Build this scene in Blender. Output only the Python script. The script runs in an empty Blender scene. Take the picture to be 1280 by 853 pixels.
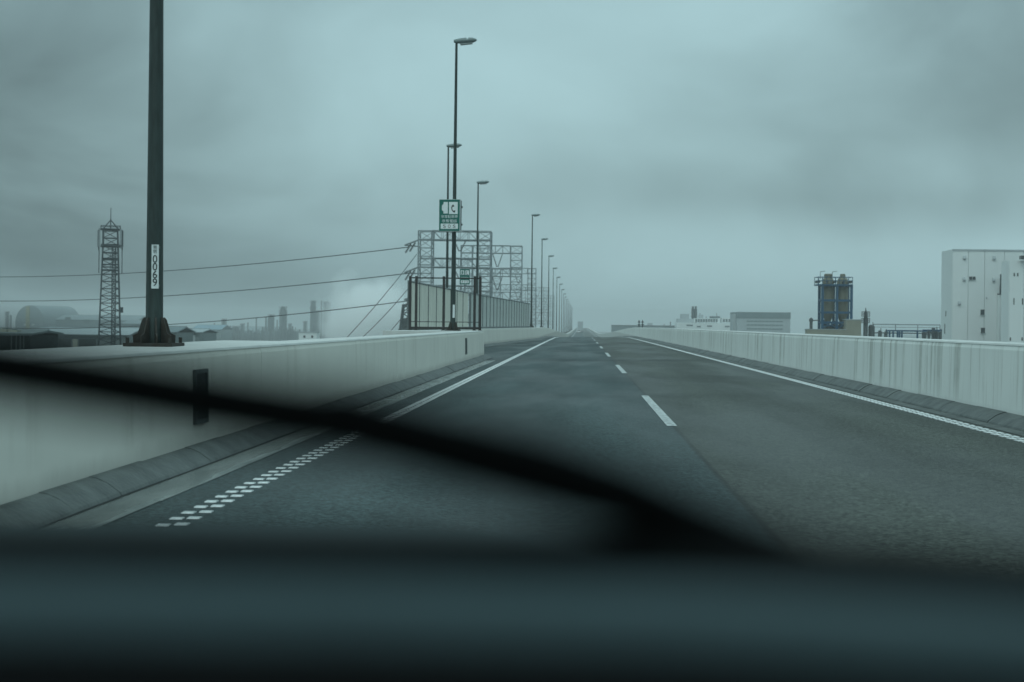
import bpy, math, random
from mathutils import Vector, Matrix
random.seed(7)
R = math.radians
scene = bpy.context.scene

# ------------------------------------------------------------------ camera
F = 1950.0          # focal length in pixels of a 1280 px wide frame
H_EYE = 1.2
ROLL = 0.0105
cam_d = bpy.data.cameras.new('camera'); cam = bpy.data.objects.new('camera', cam_d)
scene.collection.objects.link(cam); scene.camera = cam
cam_d.sensor_width = 36; cam_d.lens = F / 1280 * 36
cam_d.clip_start = 0.02; cam_d.clip_end = 12000
cam.location = (0, 0, H_EYE)
cam.rotation_euler = (Matrix.Rotation(R(90), 4, 'X') @ Matrix.Rotation(ROLL, 4, 'Z')).to_euler()
cam_d.shift_x = -86 / 1280; cam_d.shift_y = -20.5 / 1280      # the road's vanishing point sits right of and above the centre
cam_d.dof.use_dof = True; cam_d.dof.focus_distance = 25; cam_d.dof.aperture_fstop = 3.4
cam_d.dof.aperture_blades = 0

# ------------------------------------------------------------------ world: overcast sky
SUN_EL, SUN_AZ = 52, 200
w = bpy.data.worlds.new('World'); scene.world = w; w.use_nodes = True
nt = w.node_tree; nt.nodes.clear()
def N(t, typ, **kw):
    n = t.nodes.new(typ)
    for k, v in kw.items(): setattr(n, k, v)
    return n
def L_(t, a, b): t.links.new(a, b)
def Mth(t, op, a, b=None, c=None, clamp=False):
    n = t.nodes.new('ShaderNodeMath'); n.operation = op; n.use_clamp = clamp
    for i, v in enumerate((a, b, c)):
        if v is None: continue
        if isinstance(v, (int, float)): n.inputs[i].default_value = v
        else: t.links.new(v, n.inputs[i])
    return n.outputs[0]
def Smooth(t, v, a, b, lo=0.0, hi=1.0):
    n = t.nodes.new('ShaderNodeMapRange'); n.interpolation_type = 'SMOOTHSTEP'
    t.links.new(v, n.inputs[0])
    for i, x in enumerate((a, b, lo, hi)): n.inputs[i + 1].default_value = x
    return n.outputs[0]
tc = N(nt, 'ShaderNodeTexCoord')
sky = N(nt, 'ShaderNodeTexSky', sky_type='NISHITA', sun_disc=False)
sky.sun_elevation = R(SUN_EL); sky.sun_rotation = R(SUN_AZ); sky.dust_density = 5; sky.air_density = 1.5
sep = N(nt, 'ShaderNodeSeparateXYZ'); L_(nt, tc.outputs['Generated'], sep.inputs[0])
# soft, banded cloud base: noise in direction space, squashed in height
mp = N(nt, 'ShaderNodeMapping'); mp.inputs['Scale'].default_value = (1, 1, 1.9)
L_(nt, tc.outputs['Generated'], mp.inputs[0])
n1 = N(nt, 'ShaderNodeTexNoise'); n1.inputs['Scale'].default_value = 3.6; n1.inputs['Detail'].default_value = 5
n1.inputs['Roughness'].default_value = .5; n1.inputs['Distortion'].default_value = .6
L_(nt, mp.outputs[0], n1.inputs['Vector'])
n2 = N(nt, 'ShaderNodeTexNoise'); n2.inputs['Scale'].default_value = 12; n2.inputs['Detail'].default_value = 5
n2.inputs['Roughness'].default_value = .45
L_(nt, mp.outputs[0], n2.inputs['Vector'])
def cloud_bank(cx, cz, rx, rz, amp):
    # one bank of thicker or thinner cloud around a direction, ragged by noise
    a = Mth(nt, 'DIVIDE', Mth(nt, 'SUBTRACT', sep.outputs[0], cx), rx)
    b = Mth(nt, 'DIVIDE', Mth(nt, 'SUBTRACT', sep.outputs[2], cz), rz)
    d = Mth(nt, 'SQRT', Mth(nt, 'ADD', Mth(nt, 'MULTIPLY', a, a), Mth(nt, 'MULTIPLY', b, b)))
    d = Mth(nt, 'ADD', d, Mth(nt, 'MULTIPLY', Mth(nt, 'SUBTRACT', n1.outputs[0], .5), 1.1))
    front = Smooth(nt, sep.outputs[1], 0.0, .4)
    return Mth(nt, 'MULTIPLY', Mth(nt, 'MULTIPLY', Smooth(nt, d, 0.1, 1.3, 1, 0), amp), front)
banks = [(-.46, .27, .36, .22, -.42), (-.52, .06, .40, .18, -.42), (-.10, .275, .26, .075, -.26), (.05, .31, .5, .10, -.18), (.38, .14, .34, .10, -.46),
         (.08, .088, .20, .022, -.10), (.24, .26, .26, .09, -.22), (.30, .070, .20, .018, -.10), (-.30, .03, .30, .055, -.40),
         (-.06, .14, .2, .06, .07), (.02, .20, .2, .05, -.06), (.20, .10, .15, .018, .10), (-.22, .135, .13, .05, .06), (.12, .04, .45, .035, .12)]
tot = Mth(nt, 'MULTIPLY', Mth(nt, 'SUBTRACT', n1.outputs[0], .5), .56)
tot = Mth(nt, 'ADD', tot, Mth(nt, 'MULTIPLY', Mth(nt, 'SUBTRACT', n2.outputs[0], .5), .14))
for b in banks: tot = Mth(nt, 'ADD', tot, cloud_bank(*b))
up = Mth(nt, 'MAXIMUM', sep.outputs[2], 0.0)
lum = Mth(nt, 'MULTIPLY', Mth(nt, 'ADD', tot, 1.0), Mth(nt, 'ADD', Mth(nt, 'MULTIPLY', up, .6), .98))
colr = N(nt, 'ShaderNodeVectorMath', operation='SCALE'); colr.inputs[0].default_value = (3.80, 5.02, 5.32)
L_(nt, lum, colr.inputs['Scale'])
mix = N(nt, 'ShaderNodeMixRGB'); mix.inputs[0].default_value = .94
L_(nt, sky.outputs[0], mix.inputs[1]); L_(nt, colr.outputs[0], mix.inputs[2])
bg = N(nt, 'ShaderNodeBackground'); bg.inputs[1].default_value = .1
out = N(nt, 'ShaderNodeOutputWorld'); L_(nt, mix.outputs[0], bg.inputs[0]); L_(nt, bg.outputs[0], out.inputs[0])

# ------------------------------------------------------------------ sun (behind thick cloud)
sd = bpy.data.lights.new('sun', 'SUN'); sd.energy = .6; sd.angle = R(50); sd.color = (1, .99, .96)
sun = bpy.data.objects.new('sun', sd); scene.collection.objects.link(sun)
az, el = R(SUN_AZ), R(SUN_EL)
sdir = Vector((math.sin(az) * math.cos(el), math.cos(az) * math.cos(el), math.sin(el)))
sun.rotation_euler = sdir.to_track_quat('Z', 'Y').to_euler()

scene.view_settings.view_transform = 'Standard'; scene.view_settings.look = 'None'
scene.view_settings.gamma = 1; scene.view_settings.exposure = 0.12
scene.view_settings.use_curve_mapping = False
scene.cycles.volume_bounces = 20; scene.cycles.max_bounces = 20; scene.cycles.diffuse_bounces = 3; scene.cycles.glossy_bounces = 3; scene.cycles.volume_step_rate = 3; scene.cycles.transparent_max_bounces = 12
scene.cycles.use_denoising = True

# ------------------------------------------------------------------ helpers
COL = scene.collection
class MB:
    def __init__(s): s.v = []; s.f = []
    def add(s, vs, fs):
        b = len(s.v); s.v += [tuple(x) for x in vs]; s.f += [tuple(i + b for i in f) for f in fs]; return s
    def box(s, x0, x1, y0, y1, z0, z1):
        return s.add([(x0,y0,z0),(x1,y0,z0),(x1,y1,z0),(x0,y1,z0),(x0,y0,z1),(x1,y0,z1),(x1,y1,z1),(x0,y1,z1)],
              [(0,3,2,1),(4,5,6,7),(0,1,5,4),(1,2,6,5),(2,3,7,6),(3,0,4,7)])
    def tube(s, p0, p1, r0, r1=None, n=8, caps=True):
        r1 = r0 if r1 is None else r1
        p0, p1 = Vector(p0), Vector(p1); d = (p1 - p0).normalized()
        a = d.orthogonal().normalized(); b = d.cross(a); vs = []
        for p, r in ((p0, r0), (p1, r1)):
            for i in range(n):
                t = 2 * math.pi * (i + .5) / n; vs.append(p + a * (r * math.cos(t)) + b * (r * math.sin(t)))
        fs = [(i, (i + 1) % n, n + (i + 1) % n, n + i) for i in range(n)]
        if caps: fs += [tuple(range(n))[::-1], tuple(range(n, 2 * n))]
        return s.add(vs, fs)
    def bar(s, p0, p1, wd): return s.tube(p0, p1, wd * .7071, n=4)
    def path(s, pts, r, n=8):
        for a, b in zip(pts[:-1], pts[1:]): s.tube(a, b, r, n=n)
        return s
    def lathe(s, prof, cx=0, cy=0, n=20):
        vs = []; k = len(prof)
        for r, z in prof:
            for i in range(n):
                t = 2 * math.pi * i / n; vs.append((cx + r * math.cos(t), cy + r * math.sin(t), z))
        fs = [(j*n+i, j*n+(i+1)%n, (j+1)*n+(i+1)%n, (j+1)*n+i) for j in range(k-1) for i in range(n)]
        fs += [tuple(range(n))[::-1], tuple(range((k-1)*n, k*n))]
        return s.add(vs, fs)
    def prism(s, poly, o, ex, ey, en, depth):
        # polygon in the plane (ex, ey) at o, extruded along en
        o, ex, ey, en = Vector(o), Vector(ex), Vector(ey), Vector(en); n = len(poly)
        vs = [o + ex * a + ey * b for a, b in poly]; vs += [p + en * depth for p in vs]
        fs = [tuple(range(n)), tuple(range(n, 2*n))[::-1]] + [(i, n+i, n+(i+1)%n, (i+1)%n) for i in range(n)]
        return s.add(vs, fs)
    def sweep(s, rows, close=True, caps=True):
        m = len(rows[0]); vs = [p for r in rows for p in r]; fs = []
        for j in range(len(rows) - 1):
            for i in range(m if close else m - 1):
                fs.append((j*m+i, j*m+(i+1)%m, (j+1)*m+(i+1)%m, (j+1)*m+i))
        if caps and close: fs += [tuple(range(m))[::-1], tuple(range((len(rows)-1)*m, len(rows)*m))]
        return s.add(vs, fs)
    def mesh(s, name, mat, smooth=False):
        me = bpy.data.meshes.new(name); me.from_pydata(s.v, [], s.f); me.update()
        import bmesh
        bm = bmesh.new(); bm.from_mesh(me); bmesh.ops.recalc_face_normals(bm, faces=bm.faces); bm.to_mesh(me); bm.free()
        if mat: me.materials.append(mat)
        if smooth: me.polygons.foreach_set('use_smooth', [True] * len(me.polygons))
        return me
    def build(s, name, mat, parent=None, smooth=False, loc=None):
        o = bpy.data.objects.new(name, s.mesh(name, mat, smooth)); COL.objects.link(o)
        if parent: o.parent = parent
        if loc: o.location = loc
        return o
def auto(o, ang=35):
    me = o.data; me.polygons.foreach_set('use_smooth', [True] * len(me.polygons))
    me.set_sharp_from_angle(angle=R(ang)); return o
def tag(o, label=None, cat=None, group=None, kind=None):
    if label: o['label'] = label
    if cat: o['category'] = cat
    if group: o['group'] = group
    if kind: o['kind'] = kind
    return o
def thing(name, label, cat, loc=(0,0,0), rz=0, group=None):
    o = bpy.data.objects.new(name, None); COL.objects.link(o); o.location = loc; o.rotation_euler = (0,0,rz)
    o.empty_display_size = .2
    return tag(o, label, cat, group)
def link_mesh(name, me, parent, loc, rot=(0,0,0), scale=(1,1,1)):
    o = bpy.data.objects.new(name, me); COL.objects.link(o); o.parent = parent
    o.location = loc; o.rotation_euler = rot; o.scale = scale; return o
def copy_tree(o, parent=None):
    c = o.copy(); COL.objects.link(c); c.parent = parent
    for k in ('label', 'category', 'group'):
        if parent is None and k in c: del c[k]
    for ch in list(o.children): copy_tree(ch, c)
    return c
def prof_z(y):
    pts = [(-60,0),(110,0),(150,-.04),(175,-.2),(209,-.5),(245,-.85),(283,-1.22),(317,-1.52),(385,-2.05),(430,-2.27),
           (550,-2.45),(790,-2.35),(1200,-2.0),(3000,-2)]
    if y <= pts[0][0]: return 0
    for (a, za), (b, zb) in zip(pts[:-1], pts[1:]):
        if y <= b: return za + (zb - za) * (y - a) / (b - a)
    return pts[-1][1]
def zr(x, y): return ROLL * x + prof_z(y)
def at(px, py, d):
    # a photograph pixel at distance d along the road -> world point
    dx, dy = px - 726, py - 406
    return Vector(((dx + ROLL * dy) / F * d, d, H_EYE - (dy - ROLL * dx) / F * d))
GROUND = -12.0

def mat(name, col, rough=.7, var=.12, scale=6, bump=0.0, bscale=60, metal=0.0, spec=.4, coord='Object', stretch=(1,1,1), col2=None):
    m = bpy.data.materials.new(name); m.use_nodes = True; t = m.node_tree
    p = t.nodes['Principled BSDF']; p.inputs['Roughness'].default_value = rough; p.inputs['Metallic'].default_value = metal
    p.inputs['Specular IOR Level'].default_value = spec
    c = N(t, 'ShaderNodeTexCoord'); mpn = N(t, 'ShaderNodeMapping'); mpn.inputs['Scale'].default_value = stretch
    L_(t, c.outputs[coord], mpn.inputs[0])
    no = N(t, 'ShaderNodeTexNoise'); no.inputs['Scale'].default_value = scale; no.inputs['Detail'].default_value = 6
    no.inputs['Roughness'].default_value = .6
    L_(t, mpn.outputs[0], no.inputs['Vector'])
    cr = N(t, 'ShaderNodeValToRGB'); c2 = col2 or col
    cr.color_ramp.elements[0].position = .3; cr.color_ramp.elements[1].position = .7
    cr.color_ramp.elements[0].color = tuple(max(0, x * (1 - var)) for x in c2) + (1,)
    cr.color_ramp.elements[1].color = tuple(min(1, x * (1 + var)) for x in col) + (1,)
    L_(t, no.outputs[0], cr.inputs[0]); L_(t, cr.outputs[0], p.inputs['Base Color'])
    if bump:
        nb = N(t, 'ShaderNodeTexNoise'); nb.inputs['Scale'].default_value = bscale; nb.inputs['Detail'].default_value = 4
        L_(t, c.outputs[coord], nb.inputs['Vector'])
        bp = N(t, 'ShaderNodeBump'); bp.inputs['Strength'].default_value = bump; bp.inputs['Distance'].default_value = .02
        L_(t, nb.outputs[0], bp.inputs['Height']); L_(t, bp.outputs[0], p.inputs['Normal'])
    m['p'] = 1
    return m
def pr(m): return m.node_tree.nodes['Principled BSDF']

# ------------------------------------------------------------------ materials
def asphalt():
    m = bpy.data.materials.new('asphalt'); m.use_nodes = True; t = m.node_tree; p = pr(m)
    c = N(t, 'ShaderNodeTexCoord'); s = N(t, 'ShaderNodeSeparateXYZ'); L_(t, c.outputs['Object'], s.inputs[0])
    fine = N(t, 'ShaderNodeTexNoise'); fine.inputs['Scale'].default_value = 24; fine.inputs['Detail'].default_value = 6
    fine.inputs['Roughness'].default_value = .8
    L_(t, c.outputs['Object'], fine.inputs['Vector'])
    agg = N(t, 'ShaderNodeTexVoronoi'); agg.inputs['Scale'].default_value = 44; L_(t, c.outputs['Object'], agg.inputs['Vector'])
    aggv = N(t, 'ShaderNodeSeparateColor'); L_(t, agg.outputs['Color'], aggv.inputs[0])
    mp_ = N(t, 'ShaderNodeMapping'); mp_.inputs['Scale'].default_value = (1, .16, 1); L_(t, c.outputs['Object'], mp_.inputs[0])
    big = N(t, 'ShaderNodeTexNoise'); big.inputs['Scale'].default_value = .55; big.inputs['Detail'].default_value = 4
    L_(t, mp_.outputs[0], big.inputs['Vector'])
    mpc = N(t, 'ShaderNodeMapping'); mpc.inputs['Scale'].default_value = (.12, .5, 1); L_(t, c.outputs['Object'], mpc.inputs[0])
    cross = N(t, 'ShaderNodeTexNoise'); cross.inputs['Scale'].default_value = .32; cross.inputs['Detail'].default_value = 3
    L_(t, mpc.outputs[0], cross.inputs['Vector'])
    # lane paving laid in two passes: bluish left lane, browner right lane, worn wheel tracks
    right = Smooth(t, s.outputs[0], 1.06, 1.13)
    cm = N(t, 'ShaderNodeMixRGB'); L_(t, right, cm.inputs[0])
    cm.inputs[1].default_value = (.034, .052, .053, 1); cm.inputs[2].default_value = (.047, .053, .045, 1)
    v = Mth(t, 'ADD', Mth(t, 'MULTIPLY', Mth(t, 'SUBTRACT', fine.outputs[0], .5), 3.2), 1.0, clamp=False)
    v = Mth(t, 'MULTIPLY', v, Mth(t, 'ADD', Mth(t, 'MULTIPLY', aggv.outputs[0], 1.5), .30))
    v = Mth(t, 'MULTIPLY', v, Mth(t, 'ADD', Mth(t, 'MULTIPLY', Mth(t, 'SUBTRACT', big.outputs[0], .5), 1.2), 1.0))
    v = Mth(t, 'MULTIPLY', v, Smooth(t, cross.outputs[0], .38, .48, .74, 1.0))
    def track(cx):
        d = Mth(t, 'ABSOLUTE', Mth(t, 'SUBTRACT', s.outputs[0], cx)); return Smooth(t, d, .12, .50, .26, 0)
    tr = track(-1.55)
    for cx in (.2, 2.05, 3.75): tr = Mth(t, 'ADD', tr, track(cx))
    v = Mth(t, 'MULTIPLY', v, Mth(t, 'ADD', tr, .90))
    # tarred paving seam beside the dashes
    wob = Mth(t, 'MULTIPLY', Mth(t, 'SUBTRACT', fine.outputs[0], .5), .05)
    sx = Mth(t, 'ADD', Mth(t, 'ADD', s.outputs[0], wob), Mth(t, 'MULTIPLY', Mth(t, 'SUBTRACT', big.outputs[0], .5), .06))
    seam = Smooth(t, Mth(t, 'ABSOLUTE', Mth(t, 'SUBTRACT', sx, 1.11)), .008, .035, .45, 1)
    v = Mth(t, 'MULTIPLY', v, seam)
    sc = N(t, 'ShaderNodeVectorMath', operation='SCALE'); L_(t, cm.outputs[0], sc.inputs[0]); L_(t, v, sc.inputs['Scale'])
    L_(t, sc.outputs[0], p.inputs['Base Color'])
    # damp: glossier where the water has not dried
    L_(t, Smooth(t, big.outputs[0], .36, .64, .46, .68), p.inputs['Roughness'])
    p.inputs['Specular IOR Level'].default_value = .32
    bp = N(t, 'ShaderNodeBump'); bp.inputs['Strength'].default_value = .55; bp.inputs['Distance'].default_value = .012
    L_(t, Mth(t, 'ADD', agg.outputs['Distance'], fine.outputs[0]), bp.inputs['Height']); L_(t, bp.outputs[0], p.inputs['Normal'])
    return m
def streaked(name, col, dark, amount, green=False, thr=(.50, .62), seed=0.0):
    # painted concrete with rain streaks running down from the coping
    m = bpy.data.materials.new(name); m.use_nodes = True; t = m.node_tree; p = pr(m)
    g = N(t, 'ShaderNodeTexCoord'); s = N(t, 'ShaderNodeSeparateXYZ'); L_(t, g.outputs['Object'], s.inputs[0])
    yy = Mth(t, 'ADD', s.outputs[1], seed)
    cv = N(t, 'ShaderNodeCombineXYZ'); L_(t, yy, cv.inputs[0]); L_(t, Mth(t, 'MULTIPLY', s.outputs[2], .03), cv.inputs[1])
    a = N(t, 'ShaderNodeTexNoise'); a.inputs['Scale'].default_value = 1.9; a.inputs['Detail'].default_value = 7; a.inputs['Roughness'].default_value = .72
    L_(t, cv.outputs[0], a.inputs['Vector'])
    b = N(t, 'ShaderNodeTexNoise'); b.inputs['Scale'].default_value = .30; b.inputs['Detail'].default_value = 2; L_(t, cv.outputs[0], b.inputs['Vector'])
    # how far each streak runs down
    run = N(t, 'ShaderNodeTexNoise'); run.inputs['Scale'].default_value = 1.7; run.inputs['Detail'].default_value = 4; L_(t, cv.outputs[0], run.inputs['Vector'])
    dep = Mth(t, 'SUBTRACT', .97, s.outputs[2])
    reach = Smooth(t, Mth(t, 'SUBTRACT', dep, Mth(t, 'MULTIPLY', run.outputs[0], 1.9)), -.55, .15, 1, 0)
    st = Mth(t, 'MULTIPLY', Mth(t, 'MULTIPLY', Smooth(t, a.outputs[0], thr[0], thr[1]), reach), Smooth(t, b.outputs[0], .36, .50, .12, 1))
    fine = N(t, 'ShaderNodeTexNoise'); fine.inputs['Scale'].default_value = 7; fine.inputs['Detail'].default_value = 7; L_(t, g.outputs['Object'], fine.inputs['Vector'])
    st = Mth(t, 'MULTIPLY', st, Smooth(t, fine.outputs[0], .25, .6, .6, 1))
    mx = N(t, 'ShaderNodeMixRGB'); L_(t, Mth(t, 'MULTIPLY', st, amount), mx.inputs[0]); mx.inputs[1].default_value = col + (1,); mx.inputs[2].default_value = dark + (1,)
    blot = N(t, 'ShaderNodeTexNoise'); blot.inputs['Scale'].default_value = .9; blot.inputs['Detail'].default_value = 6; L_(t, g.outputs['Object'], blot.inputs['Vector'])
    k = Mth(t, 'ADD', Mth(t, 'MULTIPLY', Mth(t, 'SUBTRACT', blot.outputs[0], .5), .22), 1.0)
    # splash dirt just above the kerb
    k = Mth(t, 'MULTIPLY', k, Smooth(t, Mth(t, 'ADD', s.outputs[2], Mth(t, 'MULTIPLY', Mth(t, 'SUBTRACT', a.outputs[0], .5), .25)), .10, .26, .72, 1))
    sc = N(t, 'ShaderNodeVectorMath', operation='SCALE'); L_(t, mx.outputs[0], sc.inputs[0]); L_(t, k, sc.inputs['Scale'])
    L_(t, sc.outputs[0], p.inputs['Base Color']); p.inputs['Roughness'].default_value = .62
    bp = N(t, 'ShaderNodeBump'); bp.inputs['Strength'].default_value = .12; bp.inputs['Distance'].default_value = .02
    L_(t, fine.outputs[0], bp.inputs['Height']); L_(t, bp.outputs[0], p.inputs['Normal'])
    return m
def wet_concrete(name, c0, c1):
    m = mat(name, c0, .6, .2, 1.6, .25, 40, col2=c1, stretch=(2.2, .5, 1)); t = m.node_tree; p = pr(m)
    c = N(t, 'ShaderNodeTexCoord'); mp_ = N(t, 'ShaderNodeMapping'); mp_.inputs['Scale'].default_value = (2.5, .35, 1); L_(t, c.outputs['Object'], mp_.inputs[0])
    n = N(t, 'ShaderNodeTexNoise'); n.inputs['Scale'].default_value = 1.1; n.inputs['Detail'].default_value = 5; L_(t, mp_.outputs[0], n.inputs['Vector'])
    L_(t, Smooth(t, n.outputs[0], .40, .56, .6, .10), p.inputs['Roughness'])
    return m
M = {}
M['asphalt'] = asphalt()
M['wall_left'] = streaked('painted_concrete', (.75, .725, .66), (.42, .40, .34), .5, thr=(.50, .68))
M['wall_right'] = streaked('streaked_concrete', (.79, .81, .78), (.32, .34, .30), .6, thr=(.485, .57), seed=47.0)
M['coping'] = mat('coping', (.60, .61, .59), .6, .1, 2, .1)
M['kerb'] = mat('kerb_concrete', (.098, .110, .104), .5, .3, 3.0, .45, 22, col2=(.048, .058, .056))
M['gutter'] = wet_concrete('gutter_concrete', (.23, .25, .24), (.11, .13, .125))
M['paint'] = mat('road_paint', (.80, .83, .83), .6, .12, 13, .2, 80, col2=(.46, .49, .49))
M['worn_paint'] = mat('worn_paint', (.62, .65, .64), .6, .2, 16, .2, 80, col2=(.14, .16, .16))
M['dark_panel'] = mat('dark_panel', (.035, .045, .046), .5, .2, 4)
M['joint'] = mat('joint_filler', (.022, .026, .026), .8, .1, 4)
M['pole'] = mat('pole_green', (.030, .044, .041), .5, .35, 9, .15, 40, metal=.2, stretch=(3, 3, .5))
M['rust'] = mat('rusty_base', (.040, .042, .038), .7, .35, 14, .3, 40, col2=(.055, .038, .026))
M['lamp_body'] = mat('lamp_body', (.20, .25, .25), .45, .1, 5)
M['lamp_lens'] = mat('lamp_lens', (.45, .50, .50), .25, .08, 5)
M['plate'] = mat('plate_white', (.62, .66, .66), .5, .08, 30)
M['ink'] = mat('ink', (.025, .03, .03), .6, .1, 20)
M['grey_ink'] = mat('grey_ink', (.22, .25, .25), .6, .1, 20)
M['sign_green'] = mat('sign_green', (.003, .135, .105), .45, .08, 6)
M['sign_white'] = mat('sign_white', (.78, .82, .82), .45, .05, 6)
M['sign_box'] = mat('sign_box', (.62, .66, .66), .5, .08, 6)
M['frame'] = mat('frame_brown', (.030, .027, .026), .6, .2, 8, .1)
M['screen'] = mat('screen_sheet', (.80, .79, .71), .55, .1, 2.5, col2=(.70, .69, .62), stretch=(6, 6, .4))
M['screen_far'] = mat('screen_sheet_clear', (.55, .58, .56), .5, .12, 2.5, stretch=(6, 6, .4))
M['screen_rail'] = mat('screen_rail', (.12, .14, .14), .6, .15, 6)
M['steel'] = mat('galvanised_steel', (.27, .30, .31), .5, .15, 3, metal=.3)
M['dark_steel'] = mat('dark_steel', (.022, .032, .036), .55, .15, 3, metal=.2)
M['wire'] = mat('wire', (.035, .042, .045), .6, .1, 3)
M['insul'] = mat('insulator', (.10, .10, .10), .4, .1, 3)
M['white_wall'] = mat('white_cladding', (.76, .79, .78), .55, .05, .15, stretch=(1, 1, .2))
M['clad_dark'] = mat('grey_cladding', (.40, .44, .45), .6, .08, .3, stretch=(1, 1, .2))
M['band'] = mat('dark_band', (.09, .115, .12), .6, .1, .5)
M['pale_band'] = mat('pale_band', (.16, .20, .21), .6, .1, .5)
M['hole'] = mat('dark_opening', (.02, .026, .028), .35, .1, 1)
M['blue'] = mat('blue_steel', (.005, .060, .125), .5, .15, 2)
M['silo'] = mat('silo_cream', (.15, .142, .095), .5, .15, 1.2, stretch=(1, 1, .25))
M['silo_low'] = mat('silo_lower', (.12, .113, .075), .55, .15, 1.2)
M['beige'] = mat('beige_cladding', (.30, .29, .23), .6, .1, 1, stretch=(1, 1, .2))
M['plant'] = mat('process_steel', (.06, .07, .07), .55, .3, 1.5)
M['stack'] = mat('stack_grey', (.075, .085, .09), .6, .2, .4)
M['roof_pale'] = mat('pale_roof', (.32, .37, .38), .5, .1, .4, stretch=(.3, 3, 1))
M['roof_blue'] = mat('blue_roof', (.14, .25, .31), .5, .1, .4)
M['shed'] = mat('shed_wall', (.17, .205, .205), .65, .12, .5)
M['shed_dark'] = mat('dark_shed', (.018, .030, .030), .65, .2, .5)
M['vault'] = mat('vault_sheet', (.14, .18, .19), .55, .1, .3)
M['yellow'] = mat('crane_yellow', (.22, .20, .07), .55, .1, 1)
M['bush'] = mat('ground_soil', (.055, .065, .055), .9, .3, .05)
M['ivory'] = mat('ivory_post', (.40, .41, .34), .6, .1, 1)
M['car_paint'] = mat('car_paint', (.022, .040, .043), .5, .05, 3, spec=.08); pr(M['car_paint']).inputs['Coat Weight'].default_value = .02; pr(M['car_paint']).inputs['Coat Roughness'].default_value = .08
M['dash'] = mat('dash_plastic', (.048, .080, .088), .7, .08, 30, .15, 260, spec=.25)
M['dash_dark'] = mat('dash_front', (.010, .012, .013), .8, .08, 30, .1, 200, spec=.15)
M['black'] = mat('black_rubber', (.004, .005, .005), .8, .1, 20, spec=.04)
M['trim'] = mat('cabin_trim', (.03, .03, .03), .85, .1, 20)
M['tyre'] = mat('tyre', (.015, .015, .015), .8, .1, 10)
M['rim'] = mat('rim', (.35, .36, .37), .4, .1, 10, metal=.8)
M['white_car'] = mat('white_car_paint', (.68, .70, .70), .3, .03, 2)
M['glass_dark'] = mat('vehicle_glass', (.02, .025, .028), .12, .05, 2)
M['tail'] = mat('tail_lamp', (.25, .02, .02), .3, .1, 5)

# ------------------------------------------------------------------ ground, deck, road
g = MB().add([(-2950,-2950,GROUND),(2950,-2950,GROUND),(2950,2950,GROUND),(-2950,2950,GROUND)], [(0,1,2,3)]).build('ground', M['bush'])
tag(g, kind='structure')
YS = [-30,-10,0,5,10,15,20,30,40,50,57,70,82,95,110,125,140,150,162,175,190,209,227,245,264,283,317,350,385,430,490,550,670,790,1000,1200,1500]
def left_face(y):      # x of the foot of the left-hand parapet
    pts = [(-50,-3.42),(57,-3.42),(57.01,-6.10),(82,-5.35),(125,-3.42),(2000,-3.42)]
    for (a, xa), (b, xb) in zip(pts[:-1], pts[1:]):
        if y <= b: return xa + (xb - xa) * (y - a) / (b - a)
    return -3.42
def deck_edge(y): return -7.45 if 51 <= y <= 112 else -5.05
mb = MB(); rows = []
ys2 = sorted(set(YS + [50.9, 51.1, 111.9, 112.1]))
for y in ys2:
    l = deck_edge(y); rr = 6.0
    rows.append([(l, y, zr(l,y)), (-3, y, zr(-3,y)), (1, y, zr(1,y)), (rr, y, zr(rr,y)), (rr, y, zr(rr,y)-1.6), (l, y, zr(l,y)-1.6)])
mb.sweep(rows); road = mb.build('road', M['asphalt']); tag(road, kind='structure')
def ribbon(x0, x1, ys, dz):
    m = MB(); m.sweep([[(x0,y,zr(x0,y)+dz),(x1,y,zr(x1,y)+dz)] for y in ys], close=False); return m
def yr(a, b, st):
    n = max(1, round((b - a) / st)); return [a + (b - a) * i / n for i in range(n + 1)]
gut = bpy.data.objects.new('gutter', None); COL.objects.link(gut); tag(gut, kind='structure')
for a, b in zip(yr(-6, 52, 4)[:-1], yr(-6, 52, 4)[1:]):
    ribbon(-3.20, -2.83 + random.uniform(-.012, .012), [a + .002, b - .002], .005).build('gutter_slab', M['gutter'], gut)
gr = bpy.data.objects.new('gutter_right', None); COL.objects.link(gr); tag(gr, kind='structure')
ribbon(4.76, 5.02, [y for y in YS if y <= 430], .005).build('gutter_slab', M['kerb'], gr)
# centre dashes 8 m long every 20 m
ribbon(-3.192, -3.160, [-6, 20, 56], .0075).build('open_joint', M['joint'], gut)
dash_root = bpy.data.objects.new('lane_line', None); COL.objects.link(dash_root); tag(dash_root, kind='structure')
for k in range(-1, 45):
    a = 18.4 + 20 * k; st = 2
    ribbon(1.09 - .06, 1.09 + .06, yr(a, a + 7.9, st), .005).build('dash', M['worn_paint'], dash_root)
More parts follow.
